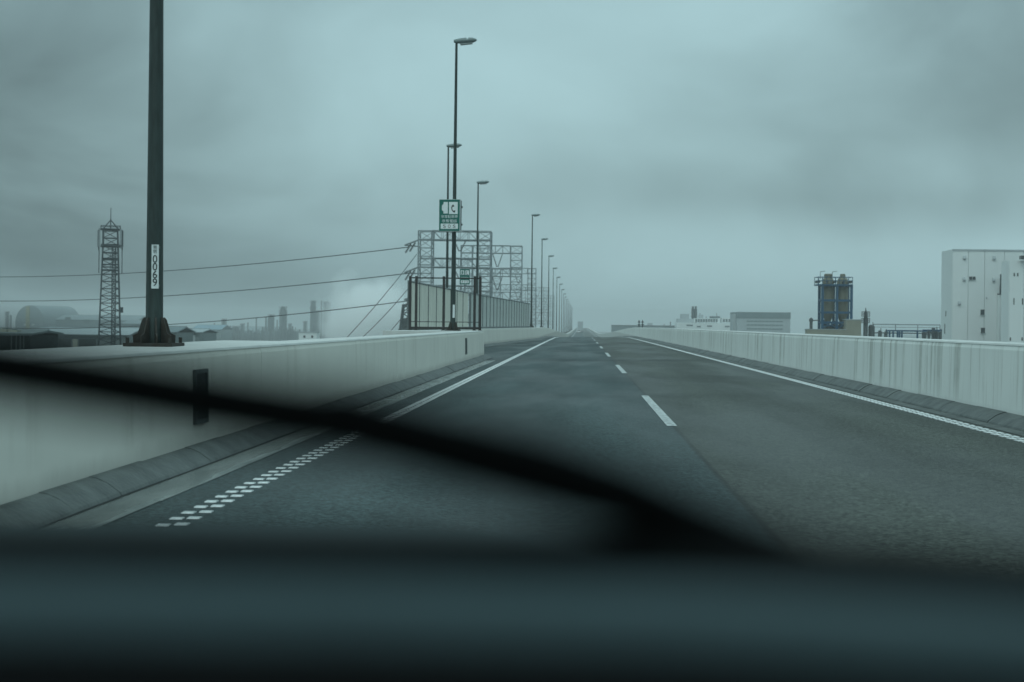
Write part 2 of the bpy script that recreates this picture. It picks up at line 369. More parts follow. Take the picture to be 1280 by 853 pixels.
# edge lines: two columns of raised thermoplastic ribs each
def edge_line(name, xc, y0, sgn, hl):
    root = bpy.data.objects.new(name, None); COL.objects.link(root); tag(root, kind='structure')
    rib = MB().add([(-.039,-hl,0),(.039,-hl,0),(.039,hl,0),(-.039,hl,0),(-.037,-hl+.006,.007),(.037,-hl+.006,.007),(.037,hl-.006,.007),(-.037,hl-.006,.007)],
                   [(4,5,6,7),(0,1,5,4),(1,2,6,5),(2,3,7,6),(3,0,4,7)]).mesh('rib', M['paint'])
    P = .305; n = 0
    for k in range(150):
        for c in (-1, 1):
            x = xc + c * .049 + random.uniform(-.003,.003); y = y0 + k * P + (.04 if c * sgn > 0 else 0) + random.uniform(-.008,.008)
            link_mesh('rib', rib, root, (x, y, zr(x, y) + .003), (0, 0, random.uniform(-.02,.02)), (1, random.uniform(.9,1.1), 1))
    m = MB()
    for k in range(150, 560):
        for c in (-1, 1):
            x = xc + c * .049; y = y0 + k * P + (.04 if c * sgn > 0 else 0); z = zr(x, y) + .003
            m.add([(x-.04,y-.06,z),(x+.04,y-.06,z),(x+.04,y+.06,z),(x-.04,y+.06,z),(x-.036,y-.05,z+.007),(x+.036,y-.05,z+.007),(x+.036,y+.05,z+.007),(x-.036,y+.05,z+.007)],
                  [(4,5,6,7),(0,1,5,4),(1,2,6,5),(2,3,7,6),(3,0,4,7)])
    o = m.build('rib_run', M['paint'], root); tag(o, kind='stuff')
    ribbon(xc - .09, xc + .09, [y for y in YS if y > 60 and y < 1300], .0045).build('painted_strip', M['paint'], root)
    return root
edge_line('edge_line_left', -2.43, 8.4, 1, .042)
edge_line('edge_line_right', 4.58, 14.5, -1, .085)
# transverse expansion joints of the deck
ej = bpy.data.objects.new('expansion_joint', None); COL.objects.link(ej); tag(ej, kind='structure')
for y in (52.6, 88.5, 161):
    m = MB(); m.add([(-3.1,y,zr(-3.1,y)+.0038),(4.7,y,zr(4.7,y)+.0038),(4.7,y+.25,zr(4.7,y)+.0038),(-3.1,y+.25,zr(-3.1,y)+.0038)], [(0,1,2,3)])
    m.build('joint_strip', M['joint'], ej)

# ------------------------------------------------------------------ kerbs
def kerb(name, xf, side, y0, y1, yfar, step=1.25):
    root = bpy.data.objects.new(name, None); COL.objects.link(root); tag(root, kind='structure')
    prof = [(.0,-.1),(.235,-.1),(.235,.010),(.222,.030),(.13,.096),(.06,.126),(.03,.134),(-.0,.137)]      # from the wall outwards towards the lane
    def rows(m, ys, jit=(0,0)):
        m.sweep([[(xf(y) + side * (a + jit[0]), y, zr(xf(y), y) + b + (jit[1] if b > 0 else 0)) for a, b in prof] for y in ys])
    y = y0
    while y < y1 - .3:
        L = step * random.choice((1, 1, .8, 1.1)); m = MB()
        rows(m, [y + .004, y + .03, y + L * .5, min(y + L, y1) - .03, min(y + L, y1) - .004], (random.uniform(-.004,.004), random.uniform(-.006,.006)))
        m.build('kerb_block', M['kerb'], root); y += L
    if yfar > y:
        m = MB(); rows(m, [y] + [q for q in YS if y < q < yfar] + [yfar]); o = m.build('kerb_run', M['kerb'], root); tag(o, kind='stuff')
    return root
kerb('kerb_left', lambda y: -3.42, 1, 6, 56.2, 0)
kerb('kerb_bay', lambda y: left_face(max(y, 57.1)), 1, 62, 135, 1200, 1.6)
kerb('kerb_right', lambda y: 5.20, -1, 13, 150, 1200)

# ------------------------------------------------------------------ parapets
def parapet(name, label, xf, side, segs, m_wall, thick, top):
    root = thing(name, label, 'barrier')
    for a, b in segs:
        ys = [a + .008] + [q for q in YS if a + .5 < q < b - .5] + [b - .008]
        body = [(0,-.2),(0,.12),(-.003,.2),(-.016,top-.08),(-.03,top-.03),(-.03,top-.025),(-thick,top-.025),(-thick,-.2)]
        m = MB(); m.sweep([[(xf(y) + side * p, y, zr(xf(y), y) + q) for p, q in body] for y in ys]); m.build('wall_panel', m_wall, root)
        cap = [(-.02,top-.024),(-.03,top-.004),(-.055,top+.004),(-thick+.02,top+.004),(-thick,top-.01),(-thick,top-.024)]
        m = MB(); m.sweep([[(xf(y) + side * p, y, zr(xf(y), y) + q) for p, q in cap] for y in ys]); m.build('coping', M['coping'], root)
    return root
segL = [(a, a + 7.6) for a in yr(-6, 47.2, 7.6)[:-1]] + [(47.2, 55.4)]
lb = parapet('left_barrier', 'white painted concrete barrier on the left carrying the plated lamp post', lambda y: -3.42, 1, segL, M['wall_left'], .5, .98)
def pedestal(root, x0, x1, y0, y1, top):
    xm = (x0 + x1) / 2; m = MB()
    m.add([(x0,y0,zr(x0,y0)-1),(x1,y0,zr(x1,y0)-1),(x1,y1,zr(x1,y1)-1),(x0,y1,zr(x0,y1)-1),
           (x0,y0,zr(xm,y0)+top),(x1,y0,zr(xm,y0)+top),(x1,y1,zr(xm,y1)+top),(x0,y1,zr(xm,y1)+top)],
          [(0,3,2,1),(4,5,6,7),(0,1,5,4),(1,2,6,5),(2,3,7,6),(3,0,4,7)])
    m.build('lamp_pedestal', M['coping'], root)
pedestal(lb, -4.95, -3.923, 5, 21.6, .977)
pedestal(lb, -6.55, -3.923, 51.6, 57.6, .985)
# dark hatches set into the wall face
for yy in (14.05, 46.6):
    fr = MB()
    def wx(z): return -3.42 - .003 - .013 * (z - .2) / .7
    y0, y1, z0, z1 = yy - .23, yy + .23, .31, .80
    for (ya, yb, za, zb) in ((y0,y1,z1-.035,z1),(y0,y1,z0,z0+.035),(y0,y0+.035,z0+.035,z1-.035),(y1-.035,y1,z0+.035,z1-.035)):
        fr.add([(wx(q)+o_, y, q + ROLL*-3.4) for o_ in (.0,.03) for (y, q) in ((ya,za),(yb,za),(yb,zb),(ya,zb))],
               [(0,3,2,1),(4,5,6,7),(0,1,5,4),(1,2,6,5),(2,3,7,6),(3,0,4,7)])
    f = fr.build('hatch_frame', M['screen_rail'], lb)
    pl = MB().add([(wx(q)+o_, y, q + ROLL*-3.4) for o_ in (.0,.010) for (y, q) in ((y0+.03,z0+.03),(y1-.03,z0+.03),(y1-.03,z1-.03),(y0+.03,z1-.03))],
               [(0,3,2,1),(4,5,6,7),(0,1,5,4),(1,2,6,5),(2,3,7,6),(3,0,4,7)])
    pl.build('hatch_cover', M['dark_panel'], f)
bayseg = [(57.2, 64), (64, 73), (73, 82), (82, 91), (91, 100), (100, 109), (109, 117), (117, 125), (125, 138), (138, 152), (152, 175), (175, 209),
          (209, 245), (245, 283), (283, 350), (350, 430), (430, 550), (550, 790), (790, 1200)]
bb = parapet('bay_barrier', 'pale concrete barrier set back around the emergency bay and running on beyond', lambda y: left_face(max(y, 57.1)), 1, bayseg, M['wall_left'], .5, .98)
segR = [(a, a + 9.2) for a in yr(-4, 180, 9.2)[:-1]] + [(180, 209), (209, 245), (245, 283), (283, 350), (350, 430), (430, 550), (550, 790), (790, 1200)]
rb = parapet('right_barrier', 'rain streaked white concrete barrier along the right lane', lambda y: 5.20, -1, segR, M['wall_right'], .5, .97)

# ------------------------------------------------------------------ lettering
def text_mesh(body, size, m, name='lettering', depth=.0):
    cu = bpy.data.curves.new(name, 'FONT'); cu.body = body; cu.size = size; cu.align_x = 'CENTER'; cu.align_y = 'CENTER'
    cu.extrude = depth; cu.resolution_u = 4
    o = bpy.data.objects.new(name, cu); COL.objects.link(o)
    dg = bpy.context.evaluated_depsgraph_get(); me = bpy.data.meshes.new_from_object(o.evaluated_get(dg))
    bpy.data.objects.remove(o); bpy.data.curves.remove(cu)
    me.materials.clear(); me.materials.append(m); me.name = name
    return me
def put_text(body, size, m, parent, loc, sx=1.0, width=None, height=None, depth=.002):
    me = text_mesh(body, size, m, depth=depth)
    xs = [v.co.x for v in me.vertices]; ys_ = [v.co.y for v in me.vertices]
    kx = sx if width is None else width / max(1e-6, max(xs) - min(xs)); ky = 1 if height is None else height / max(1e-6, max(ys_) - min(ys_))
    cx, cy = (max(xs)+min(xs))/2, (max(ys_)+min(ys_))/2
    for v in me.vertices: v.co.x = (v.co.x - cx) * kx; v.co.y = (v.co.y - cy) * ky
    o = bpy.data.objects.new('lettering', me); COL.objects.link(o); o.parent = parent; o.location = loc; o.rotation_euler = (R(90), 0, 0)
    return o

# ------------------------------------------------------------------ lamp posts
HL = 10.0
def make_lamp():
    root = thing('lamp_post', None, None)
    MB().box(-.25,.25,-.25,.25,0,.035).build('base_plate', M['rust'], root)
    for k in range(8):
        a = k * math.pi / 4 + math.pi / 8; e = Vector((math.cos(a), math.sin(a), 0)); n = Vector((-math.sin(a), math.cos(a), 0))
        MB().prism([(.075,.0),(.21,.0),(.215,.075),(.165,.10),(.125,.235),(.105,.26),(.075,.26)], e*0 + Vector((0,0,.035)) - n*.007, e, (0,0,1), n, .014).build('gusset', M['rust'], root)
    for sx in (-1, 1):
        for sy in (-1, 1):
            MB().tube((sx*.215,sy*.215,.035),(sx*.215,sy*.215,.09),.018,n=6).build('anchor_bolt', M['rust'], root)
    p = MB(); p.lathe([(.088,.035),(.087,.5),(.084,1.0),(.070,3.4),(.056,6),(.047,8.5),(.042,9.9)], n=24); auto(p.build('pole', M['pole'], root))
    # luminaire reaching out over the carriageway: slim shovel shaped body with a notch on top
    lum = MB(); 
    st = [(-.08,.05,.02,.10),(.02,.075,-.01,.115),(.16,.12,-.035,.125),(.34,.15,-.05,.125),(.36,.15,-.05,.085),(.40,.15,-.05,.085),(.42,.145,-.048,.12),(.55,.12,-.035,.10),(.64,.07,-.01,.065),(.67,.03,.01,.045)]
    rows = []
    for x, hw, zb, zt in st:
        rows.append([(x + q*0, hw*c, (zt+zb)/2 + (zt-zb)/2*s_) for q,(c,s_) in enumerate([(math.cos(2*math.pi*i/12), math.sin(2*math.pi*i/12)) for i in range(12)])])
    lum.sweep(rows); l = auto(lum.build('luminaire', M['lamp_body'], root), 50); l.location = (0,0,9.9); l.rotation_euler = (0, R(-7), 0); l.scale = (1.05, 1.2, 1.25)
    ln = MB().box(.12,.52,-.10,.10,-.062,-.045).build('lens', M['lamp_lens'], l)
    return root
proto = make_lamp()
def place(o, x, y, z, label):
    o.location = (x, y, z); tag(o, label, 'lamp post', 'lamp posts along the left barrier'); return o
XL = -4.40
# extra lamps along the run
lamps = [(16.1, XL, 'tall dark green lamp post nearest the camera bearing number plate 0069'),
         (53.7, XL, 'lamp post carrying the large green emergency telephone sign'),
         (80.5, -6.92, 'lamp post whose head shows just left behind the big green sign post'),
         (99.0, -6.62, 'slim lamp post rising right of the big green sign behind the corrugated screen'),
         (138.5, XL, 'lamp post standing where the corrugated screen ends')]
ords = ['first','second','third','fourth','fifth','sixth','seventh','eighth','ninth','tenth','eleventh','twelfth','thirteenth','fourteenth','fifteenth','sixteenth','seventeenth','eighteenth']
for k in range(18):
    lamps.append((138.5 + 35.8 * (k + 1), XL, '%s lamp post beyond the end of the corrugated screen' % ords[k]))
lamp_objs = []
for i, (y, x, lab) in enumerate(lamps):
    o = proto if i == 0 else copy_tree(proto)
    top = .977 if i != 1 else .985
    z = zr(-4.45, y) + top + .002
    if i == 2: z -= .55
    if i == 3: z -= .75
    place(o, x, y, z, lab); lamp_objs.append(o); o.rotation_euler = (R(random.uniform(-.25,.25)), R(random.uniform(-.25,.25)), R(random.uniform(-4,4)) if i else 0)
    if 2 <= i <= 3: pedestal(bb, -7.3, -6.25, y - .6, y + .6, zr(0, y) + top + (-.55 if i == 2 else -.75) + ROLL * 2.3 - .02)
    if i >= 4: pedestal(bb, -4.85, -3.925, y - .7, y + .7, .977)
# number plate on the nearest post
def number_plate(root, text, z0, z1):
    b = MB().box(-.036,.036,-.006,.006,z0,z1).build('number_plate', M['plate'], root); b.location = (.030,-.0945,0)
    for zz in (z0 + .03, z1 - .03): MB().box(-.045,.045,.0061,.012,zz-.012,zz+.012).build('strap', M['screen_rail'], b)
    if text:
        h = (z1 - z0); 
        for k, ch in enumerate(text):
            put_text(ch, .1, M['ink'], b, (0, -.0085, z1 - h * (.325 + .178 * k)), width=.046, height=.078)
        put_text('照', .05, M['grey_ink'], b, (0, -.0085, z1 - h * .06), width=.036, height=.036)
        put_text('明', .05, M['grey_ink'], b, (0, -.0085, z1 - h * .155), width=.034, height=.036)
number_plate(proto, '0069', 1.525 - proto.location.z, 1.975 - proto.location.z)
number_plate(lamp_objs[1], None, .45, .9)

# ------------------------------------------------------------------ emergency telephone signs
def phone_poly(sc):
    pts_o, pts_i = [], []
    for k in range(13):
        a = R(118 + 124 * k / 12 + 12); pts_o.append((math.cos(a) * 1.0 + .62, math.sin(a) * 1.0)); 
        rr = .80 if 3 <= k <= 9 else (.52 if k in (0, 1, 11, 12) else .62)
        pts_i.append((math.cos(a) * rr + .62, math.sin(a) * rr))
    poly = pts_o + pts_i[::-1]
    return [(x * sc, y * sc) for x, y in poly]
def rect(m, x0, x1, z0, z1, y): m.box(x0, x1, y, y + .004, z0, z1)
s1 = thing('emergency_sign', 'large green emergency bay and telephone sign strapped to a lamp post', 'sign', (0,0,0))
z_s = H_EYE + (406 - 272) / 36.3
s1.location = (-4.53, 53.35, z_s); s1.rotation_euler = (0, 0, R(-7))
W2, H2 = .355, .535
MB().box(-W2-.012, W2+.012, .0, .26, -H2-.012, H2+.012).build('sign_box', M['sign_box'], s1)
fce = MB(); rect(fce, -W2, W2, -H2, H2, -.006); fce = fce.build('sign_face', M['sign_green'], s1)
m = MB(); YF = -.009
m.prism([(-.06,.455),(-.06,.06),(-.21,.06),(-.21,.13),(-.265,.18),(-.265,.335),(-.21,.385),(-.21,.455)][::-1], (0,YF,0), (1,0,0), (0,0,1), (0,1,0), .003)
m.build('bay_symbol', M['sign_white'], fce)
m = MB(); m.box(-.02,.285,YF,YF+.003,.04,.455); m.build('telephone_panel', M['sign_white'], fce)
m = MB(); m.prism(phone_poly(.165), (.125,YF-.003,.245), (1,0,.0), (.0,0,1), (0,1,0), .0028); ph = m.build('telephone_symbol', M['ink'], fce)
put_text('非常駐車帯', .1, M['sign_white'], fce, (0, YF-.001, -.045), width=.58, height=.105)
put_text('非常電話', .1, M['sign_white'], fce, (0, YF-.001, -.195), width=.52, height=.11)
m = MB(); m.box(-.30,.30,YF,YF+.003,-.465,-.285); m.build('sos_panel', M['sign_white'], fce)
for ch, xx in zip('SOS', (-.17, 0, .17)): put_text(ch, .1, M['ink'], fce, (xx, YF-.003, -.375), width=.09, height=.115)
for zz in (-.3, .3): MB().box(.12,.40,.262,.30,zz-.03,zz+.03).build('bracket', M['dark_steel'], s1)
MB().box(W2+.015,W2+.03,.12,.17,-H2+.03,H2-.03).build('side_cable', M['dark_steel'], s1)

p2 = at(581, 346, 90)
s2 = thing('telephone_sign', 'small green telephone sign on its own grey post behind the screen', 'sign', (p2.x, 90, zr(-5.3, 90) + .9))
zc = p2.z - s2.location.z
MB().tube((0,.12,0),(0,.12,zc+.3),.055,n=10).build('post', M['steel'], s2)
sb = MB().box(-.30,.30,0,.07,zc-.46,zc+.46).build('sign_box', M['sign_box'], s2)
f2 = MB().box(-.285,.285,-.006,-.001,zc-.44,zc+.44).build('sign_face', M['sign_green'], s2)
for xx in (-.135, .135): MB().box(xx-.105,xx+.105,-.009,-.0065,zc+.10,zc+.36).build('symbol_panel', M['sign_white'], f2)
m = MB(); m.prism(phone_poly(.13), (.12,-.012,zc+.22), (1,0,0), (0,0,1), (0,1,0), .0025); m.build('telephone_symbol', M['ink'], f2)
m = MB()
for (a, b) in (((-.13,.33),(-.13,.31)),((-.13,.28),(-.15,.2)),((-.15,.2),(-.10,.13)),((-.15,.2),(-.2,.12)),((-.13,.28),(-.08,.22)),((-.13,.28),(-.2,.25))):
    m.bar((a[0],-.0105,zc+a[1]),(b[0],-.0105,zc+b[1]),.03 if a[1] < .3 else .05)
m.build('figure_symbol', M['sign_green'], f2)
put_text('非常電話', .1, M['sign_white'], f2, (0, -.008, zc-.06), width=.46, height=.10)
MB().box(-.23,.23,-.009,-.0065,zc-.38,zc-.21).build('text_panel', M['sign_white'], f2)
for ch, xx in zip('SOS', (-.14, 0, .14)): put_text(ch, .1, M['ink'], f2, (xx, -.011, zc-.285), width=.08, height=.11)

# ------------------------------------------------------------------ dark frame fence across the head of the bay
ff = thing('frame_fence', 'dark brown steel frame fence on the barrier end behind the sign post', 'fence', (0, 56.6, 0))
zb, zt = zr(-5, 56.6) + .985, zr(-5, 56.6) + 2.93
for x in (-6.20, -5.98, -4.98, -3.86, -3.66):
    pst = MB().box(x-.045,x+.045,-.045,.045,zb,zt+.02).build('post', M['frame'], ff)
    MB().box(x-.08,x+.08,-.08,.08,zb,zb+.03).build('foot_plate', M['rust'], pst)
for z0, z1 in ((zt-.065, zt-.02), (zb+.05, zb+.13), (zb+.30, zb+.325)):
    MB().box(-6.24,-3.62,-.03+(0 if z1 > zb+.4 else .004),.03,z0,z1).build('rail', M['frame'], ff)
# ------------------------------------------------------------------ corrugated screen behind it, round the bay
def sheet_mesh(L, h0, h1, mt, pitch=.18, amp=.035):
    n = int(L / (pitch / 4)); m = MB(); rows = []
    for i in range(n + 1):
        u = L * i / n; ph = (i % 4); o = amp if ph in (0, 1) else -amp
        h = h0 + (h1 - h0) * u / L
        rows.append([(o, u, 0), (o, u, h), (o - .012, u, h), (o - .012, u, 0)])
    m.sweep(rows); return m.mesh('screen_panel', mt)
scr = thing('corrugated_screen', 'grey corrugated metal screen on the barrier around the emergency bay', 'screen')
def sx_(y): return left_face(max(y, 57.1)) - .30
def seg(y0, y1, mt, zt0):
    x0, x1 = sx_(y0), sx_(y1); L = math.hypot(x1 - x0, y1 - y0); an = -math.atan2(x1 - x0, y1 - y0)
    z0 = zr(x0, y0) + .99; o = link_mesh('screen_panel', sheet_mesh(L - .05, zt0, zt0, mt), scr, (x0, y0, z0), (0, 0, an))
    o.rotation_euler = (math.atan2(zr(x1,y1) - zr(x0,y0), L), 0, an)
    d = Vector((x1 - x0, y1 - y0, zr(x1,y1)-zr(x0,y0)))
    c = Vector((x0, y0, z0 + zt0 + .03)); MB().bar(c, c + d, .07).build('top_rail', M['screen_rail'], scr)
    c = Vector((x0 + .06, y0, z0 + .05)); MB().bar(c, c + d, .06).build('bottom_rail', M['screen_rail'], scr)
    MB().box(x0-.05, x0+.06, y0-.06, y0-.01, z0-.01, z0+zt0+.07).build('post', M['screen_rail'], scr)
ysc = yr(57.8, 79, 2.65)
for a, b in zip(ysc[:-1], ysc[1:]): seg(a, b, M['screen'], 1.78)
ysc = yr(80.2, 120, 2.0)
for a, b in zip(ysc[:-1], ysc[1:]): seg(a, b, M['screen_far'], 1.78)
# ------------------------------------------------------------------ marker posts on the right barrier
for i, px in enumerate((795.0, 799.5)):
    y = 146.0; x = 5.45 + i * .33
    t_ = thing('marker_post', ('left' if i == 0 else 'right') + ' one of two short dark marker posts on the right barrier', 'post', (x, y, zr(x, y) + .97), group='marker posts on the right barrier')
    MB().tube((0,0,0),(0,0,.68),.045,n=8).build('post', M['dark_steel'], t_)
    MB().box(-.12,.12,-.03,.03,.22,.30).build('crossbar', M['dark_steel'], t_)
    MB().box(-.12,.12,-.03,.03,.46,.54).build('crossbar', M['dark_steel'], t_)

# ------------------------------------------------------------------ vehicles far ahead
def wheel(root, x, y, r, wd):
    w_ = MB().tube((x-wd/2,y,r),(x+wd/2,y,r),r,n=20).build('wheel', M['tyre'], root)
    MB().tube((x-wd/2-.01,y,r),(x+wd/2+.01,y,r),r*.6,n=16).build('rim', M['rim'], w_)
yv = 640; xv = -.75
cr = thing('white_car', 'small white car far ahead in the left lane', 'car', (xv, yv, zr(xv, yv)))
MB().sweep([[(x_, y, z) for y, z in ((0,.3),(0,.85),(.15,.95),(.6,1.0),(4.0,.85),(4.3,.65),(4.3,.3))] for x_ in (-.85, .85)]).build('body', M['white_car'], cr)
MB().sweep([[(x_, y, z) for y, z in ((.1,.951),(.45,1.48),(2.2,1.5),(3.0,.93))] for x_ in (-.68, .68)]).build('cabin', M['white_car'], cr)
MB().add([(-.6,.17,1.02),(.6,.17,1.02),(.56,.40,1.42),(-.56,.40,1.42)], [(0,1,2,3)]).build('rear_window', M['glass_dark'], cr).location = (0,-.03,0)
for sx in (-1, 1):
    MB().box(sx*.7-.12,sx*.7+.12,-.02,-.001,.66,.84).build('tail_lamp', M['tail'], cr)
    for yy in (.75, 3.4): wheel(cr, sx*.76, yy, .31, .2)
MB().box(-.8,.8,-.04,-.001,.30,.5).build('bumper', M['dark_steel'], cr)
yt = 700; xt = -.2
tk = thing('box_truck', 'hazy grey box truck far ahead beyond the white car', 'truck', (xt, yt, zr(xt, yt)))
MB().box(-1.2,1.2,0,7.5,1.05,5.0).build('cargo_box', M['clad_dark'], tk)
MB().box(-1.1,1.1,7.7,9.6,.7,3.0).build('cab', M['white_car'], tk)
MB().box(-.5,.5,.2,9.3,.65,1.04).build('chassis', M['dark_steel'], tk)
for xx in (-.6, .6): MB().box(xx-.57,xx+.57,-.03,-.001,1.1,4.9).build('rear_door', M['clad_dark'], tk)
for sx in (-1, 1):
    MB().box(sx*1.0-.15,sx*1.0+.15,-.03,.2,.75,.95).build('tail_lamp', M['tail'], tk)
    for yy in (1.6, 8.3): wheel(tk, sx*1.02, yy, .5, .3)

# ------------------------------------------------------------------ lattice portal gantries beside the viaduct
def lattice_col(m, cx, cy, z0, z1, wx_, wy, bay, c=.14, b=.07, w1=None):
    w1x, w1y = (wx_, wy) if w1 is None else w1
    n = max(1, round((z1 - z0) / bay))
    def cor(k):
        t = k / n; a, d = (wx_ + (w1x - wx_) * t) / 2, (wy + (w1y - wy) * t) / 2; z = z0 + (z1 - z0) * t
        return [Vector((cx + sx * a, cy + sy * d, z)) for sx, sy in ((-1,-1),(1,-1),(1,1),(-1,1))]
    e0, e1 = cor(0), cor(n)
    for i in range(4): m.bar(e0[i], e1[i], c)
    for k in range(n):
        A, B = cor(k), cor(k + 1)
        for i in range(4):
            j = (i + 1) % 4; m.bar(B[i], B[j], b)
            if (k + i) % 2: m.bar(A[i], B[j], b)
            else: m.bar(A[j], B[i], b)
def lattice_beam(m, x0, x1, cy, wy, z0, z1, bay, c=.13, b=.065):
    n = max(1, round((x1 - x0) / bay))
    for sy in (-1, 1):
        for z in (z0, z1): m.bar((x0,cy+sy*wy/2,z),(x1,cy+sy*wy/2,z),c)
    for k in range(n + 1):
        x = x0 + (x1 - x0) * k / n
        for sy in (-1, 1): m.bar((x,cy+sy*wy/2,z0),(x,cy+sy*wy/2,z1),b)
        for z in (z0, z1): m.bar((x,cy-wy/2,z),(x,cy+wy/2,z),b)
        if k < n:
            xn = x0 + (x1 - x0) * (k + 1) / n; a_, b_ = (z0, z1) if k % 2 else (z1, z0)
            for sy in (-1, 1): m.bar((x,cy+sy*wy/2,a_),(xn,cy+sy*wy/2,b_),b)
            for z in (z0, z1): m.bar((x,cy-wy/2,z),(xn,cy+wy/2,z),b)
def vstring(par, x, z, n=8, ln=1.9):
    m = MB()
    for s_ in (-1, 1):
        p0 = Vector((x + s_ * .75, 0, z)); p1 = Vector((x + s_ * .12, 0, z - ln)); m.tube(p0, p1, .04, n=6)
        for k in range(n):
            q = p0.lerp(p1, (k + 1) / (n + 1)); d = (p1 - p0).normalized() * .04; m.tube(q - d, q + d, .12, n=8)
    m.bar((x-.2,0,z-ln),(x+.2,0,z-ln),.1); m.build('insulator', M['insul'], par)
gan = [(200, -16.2, 'nearest lattice steel power gantry with insulator arms reaching left', 1.0),
       (236, -13.6, 'second lattice steel power gantry, just right behind the nearest one', 1.0),
       (330, -14.2, 'third lattice power gantry receding beside the lamp posts', 1.0),
       (500, -14.9, 'fourth lattice power gantry, faint behind the lamp posts', 1.0),
       (640, -15.5, 'fifth and faintest lattice power gantry far along the viaduct', 1.0)]
for gi, (y, xc, lab, k) in enumerate(gan):
    t_ = thing('power_gantry', lab, 'gantry', (xc, y, 0), group='power gantries beside the viaduct')
    hw = 4.6; lw = 1.7; ly = 2.6 if gi == 0 else 1.5; th = 13.0
    cw, bw = (.12, .055) if gi == 0 else (.09, .045)
    for sx in (-1, 1):
        m = MB(); lattice_col(m, sx * (hw - lw/2), 0, GROUND, th, lw, ly, 1.1, cw, bw); m.build('leg', M['steel'], t_)
    for zt_ in (th, 9.5, 6.0, 2.4, -1.4):
        m = MB(); lattice_beam(m, -hw + lw + .1, hw - lw - .1, 0, ly, zt_ - 1.15, zt_, 1.2, cw*.9, bw*.9); m.build('beam', M['steel'], t_)
        for sx in (-1, 1):
            m = MB(); x0 = sx * (hw - lw/2)
            for sy in (-1, 1):
                yy = sy * (ly/2 + .04)
                m.box(x0-lw/2, x0+lw/2, yy-.02, yy+.02, zt_-.10, zt_); m.box(x0-lw/2, x0+lw/2, yy-.02, yy+.02, zt_-1.2, zt_-1.1)
            m.build('gusset_plate', M['steel'], t_)
    for zt_ in (th, 9.5, 6.0):
        if gi: vstring(t_, .9, zt_ - 1.2)
        else: vstring(t_, .6, zt_ - 1.2, 6, 1.3)
    if gi == 0:
        for zt_ in (11.9, 8.4, 4.9):
            m = MB(); m.bar((-hw,0,zt_),(-hw-1.9,0,zt_-.75),.16); m.bar((-hw,0,zt_-.9),(-hw-1.9,0,zt_-.75),.12); m.build('arm', M['steel'], t_)
            for q in (0, .55):
                m = MB(); p0 = Vector((-hw-.5-q,0,zt_-.35-q*.3)); p1 = p0 + Vector((-.75,0,-1.25)); m.tube(p0,p1,.05,n=6)
                for kk in range(7):
                    c_ = p0.lerp(p1,(kk+1)/8); d_ = (p1-p0).normalized()*.05; m.tube(c_-d_,c_+d_,.15,n=8)
                m.build('insulator', M['insul'], t_)
# wires
def wire(p0, p1, sag, r, label, grp):
    p0, p1 = Vector(p0), Vector(p1); pts = []
    for k in range(25):
        t = k / 24; p = p0.lerp(p1, t); p.z -= sag * 4 * t * (1 - t); pts.append(p)
    tag(MB().path(pts, r, 5).build('overhead_wire', M['wire'], None), label, 'wire', grp)
for (a, b, d1, sg, lab) in (((511,309),(-40,346),300,1.2,'topmost overhead wire sweeping left from the gantry'),
                        ((509,342),(-40,376),300,1.2,'middle overhead wire sweeping left from the gantry'),
                        ((513,376),(-40,409),300,1.5,'lowest overhead wire sweeping left from the gantry')):
    wire(at(*a, 200), at(*b, d1), sg, .062, lab, 'overhead wires on the left')
for i, (a, b) in enumerate((((521,318),(432,424)),((519,350),(451,424)),((516,378),(478,424)),((515,390),(486,424)))):
    wire(at(*a, 198), at(*b, 190), .3, .045, ['long slanting wire farthest left below the gantry arms','second slanting wire from the left below the gantry arms','third slanting wire beside the corrugated screen','short slanting wire nearest the corrugated screen'][i], 'slanting wires by the gantry')

# ------------------------------------------------------------------ telecom tower
D = 244; c = at(137, 420, D)
tw = thing('telecom_tower', 'dark lattice telecom tower with antenna platforms left of the near lamp post', 'tower', (c.x, D, 0), R(17))
ztop = at(137, 289, D).z; z1_ = at(137, 338, D).z
m = MB(); lattice_col(m, 0, 0, GROUND, ztop, 3.9, 3.9, 1.15, .18, .075, (2.1, 2.1)); m.build('mast', M['dark_steel'], tw)
m = MB(); lattice_col(m, .55, .2, GROUND, z1_ + 4, .55, .55, .7, .11, .07); m.build('cable_ladder', M['dark_steel'], tw)
def ring(m, z, hw, r): 
    q = [Vector((sx*hw, sy*hw, z)) for sx, sy in ((-1,-1),(1,-1),(1,1),(-1,1))]
    for i in range(4): m.bar(q[i], q[(i+1)%4], r)
def zpx(p): return at(137, p, D).z
for zp, hw, hh in ((287, 1.45, .5), (308.5, 1.40, .3), (323.5, 1.2, .9), (338, 1.3, .9)):
    m = MB(); z = zpx(zp); ring(m, z, hw, .14); ring(m, z + hh, hw, .08); m.box(-hw, hw, -hw, hw, z - .05, z)
    for sx in (-1, 1):
        for sy in (-1, 0, 1): m.bar((sx*hw, sy*hw, z), (sx*hw, sy*hw, z+hh), .07); m.bar((sy*hw, sx*hw, z), (sy*hw, sx*hw, z+hh), .07)
    m.build('platform', M['dark_steel'], tw)
for k, (ax, ay, za, zb_) in enumerate(((-1.7,-.6,287,309),(1.7,-.3,288,308),(1.5,-1.7,287,307),(-1.1,-1.8,287,308),(1.8,1,288,308),(-1.8,.9,288,309))):
    a = MB().box(ax-.15, ax+.15, ay-.09, ay+.09, zpx(zb_), zpx(za)).build('antenna', M['dark_steel'] if k % 2 else M['steel'], tw)
    MB().bar((ax, ay+.12, zpx(zb_)-.5), (ax, ay+.12, zpx(za)+.1), .08).build('antenna_pole', M['dark_steel'], a)
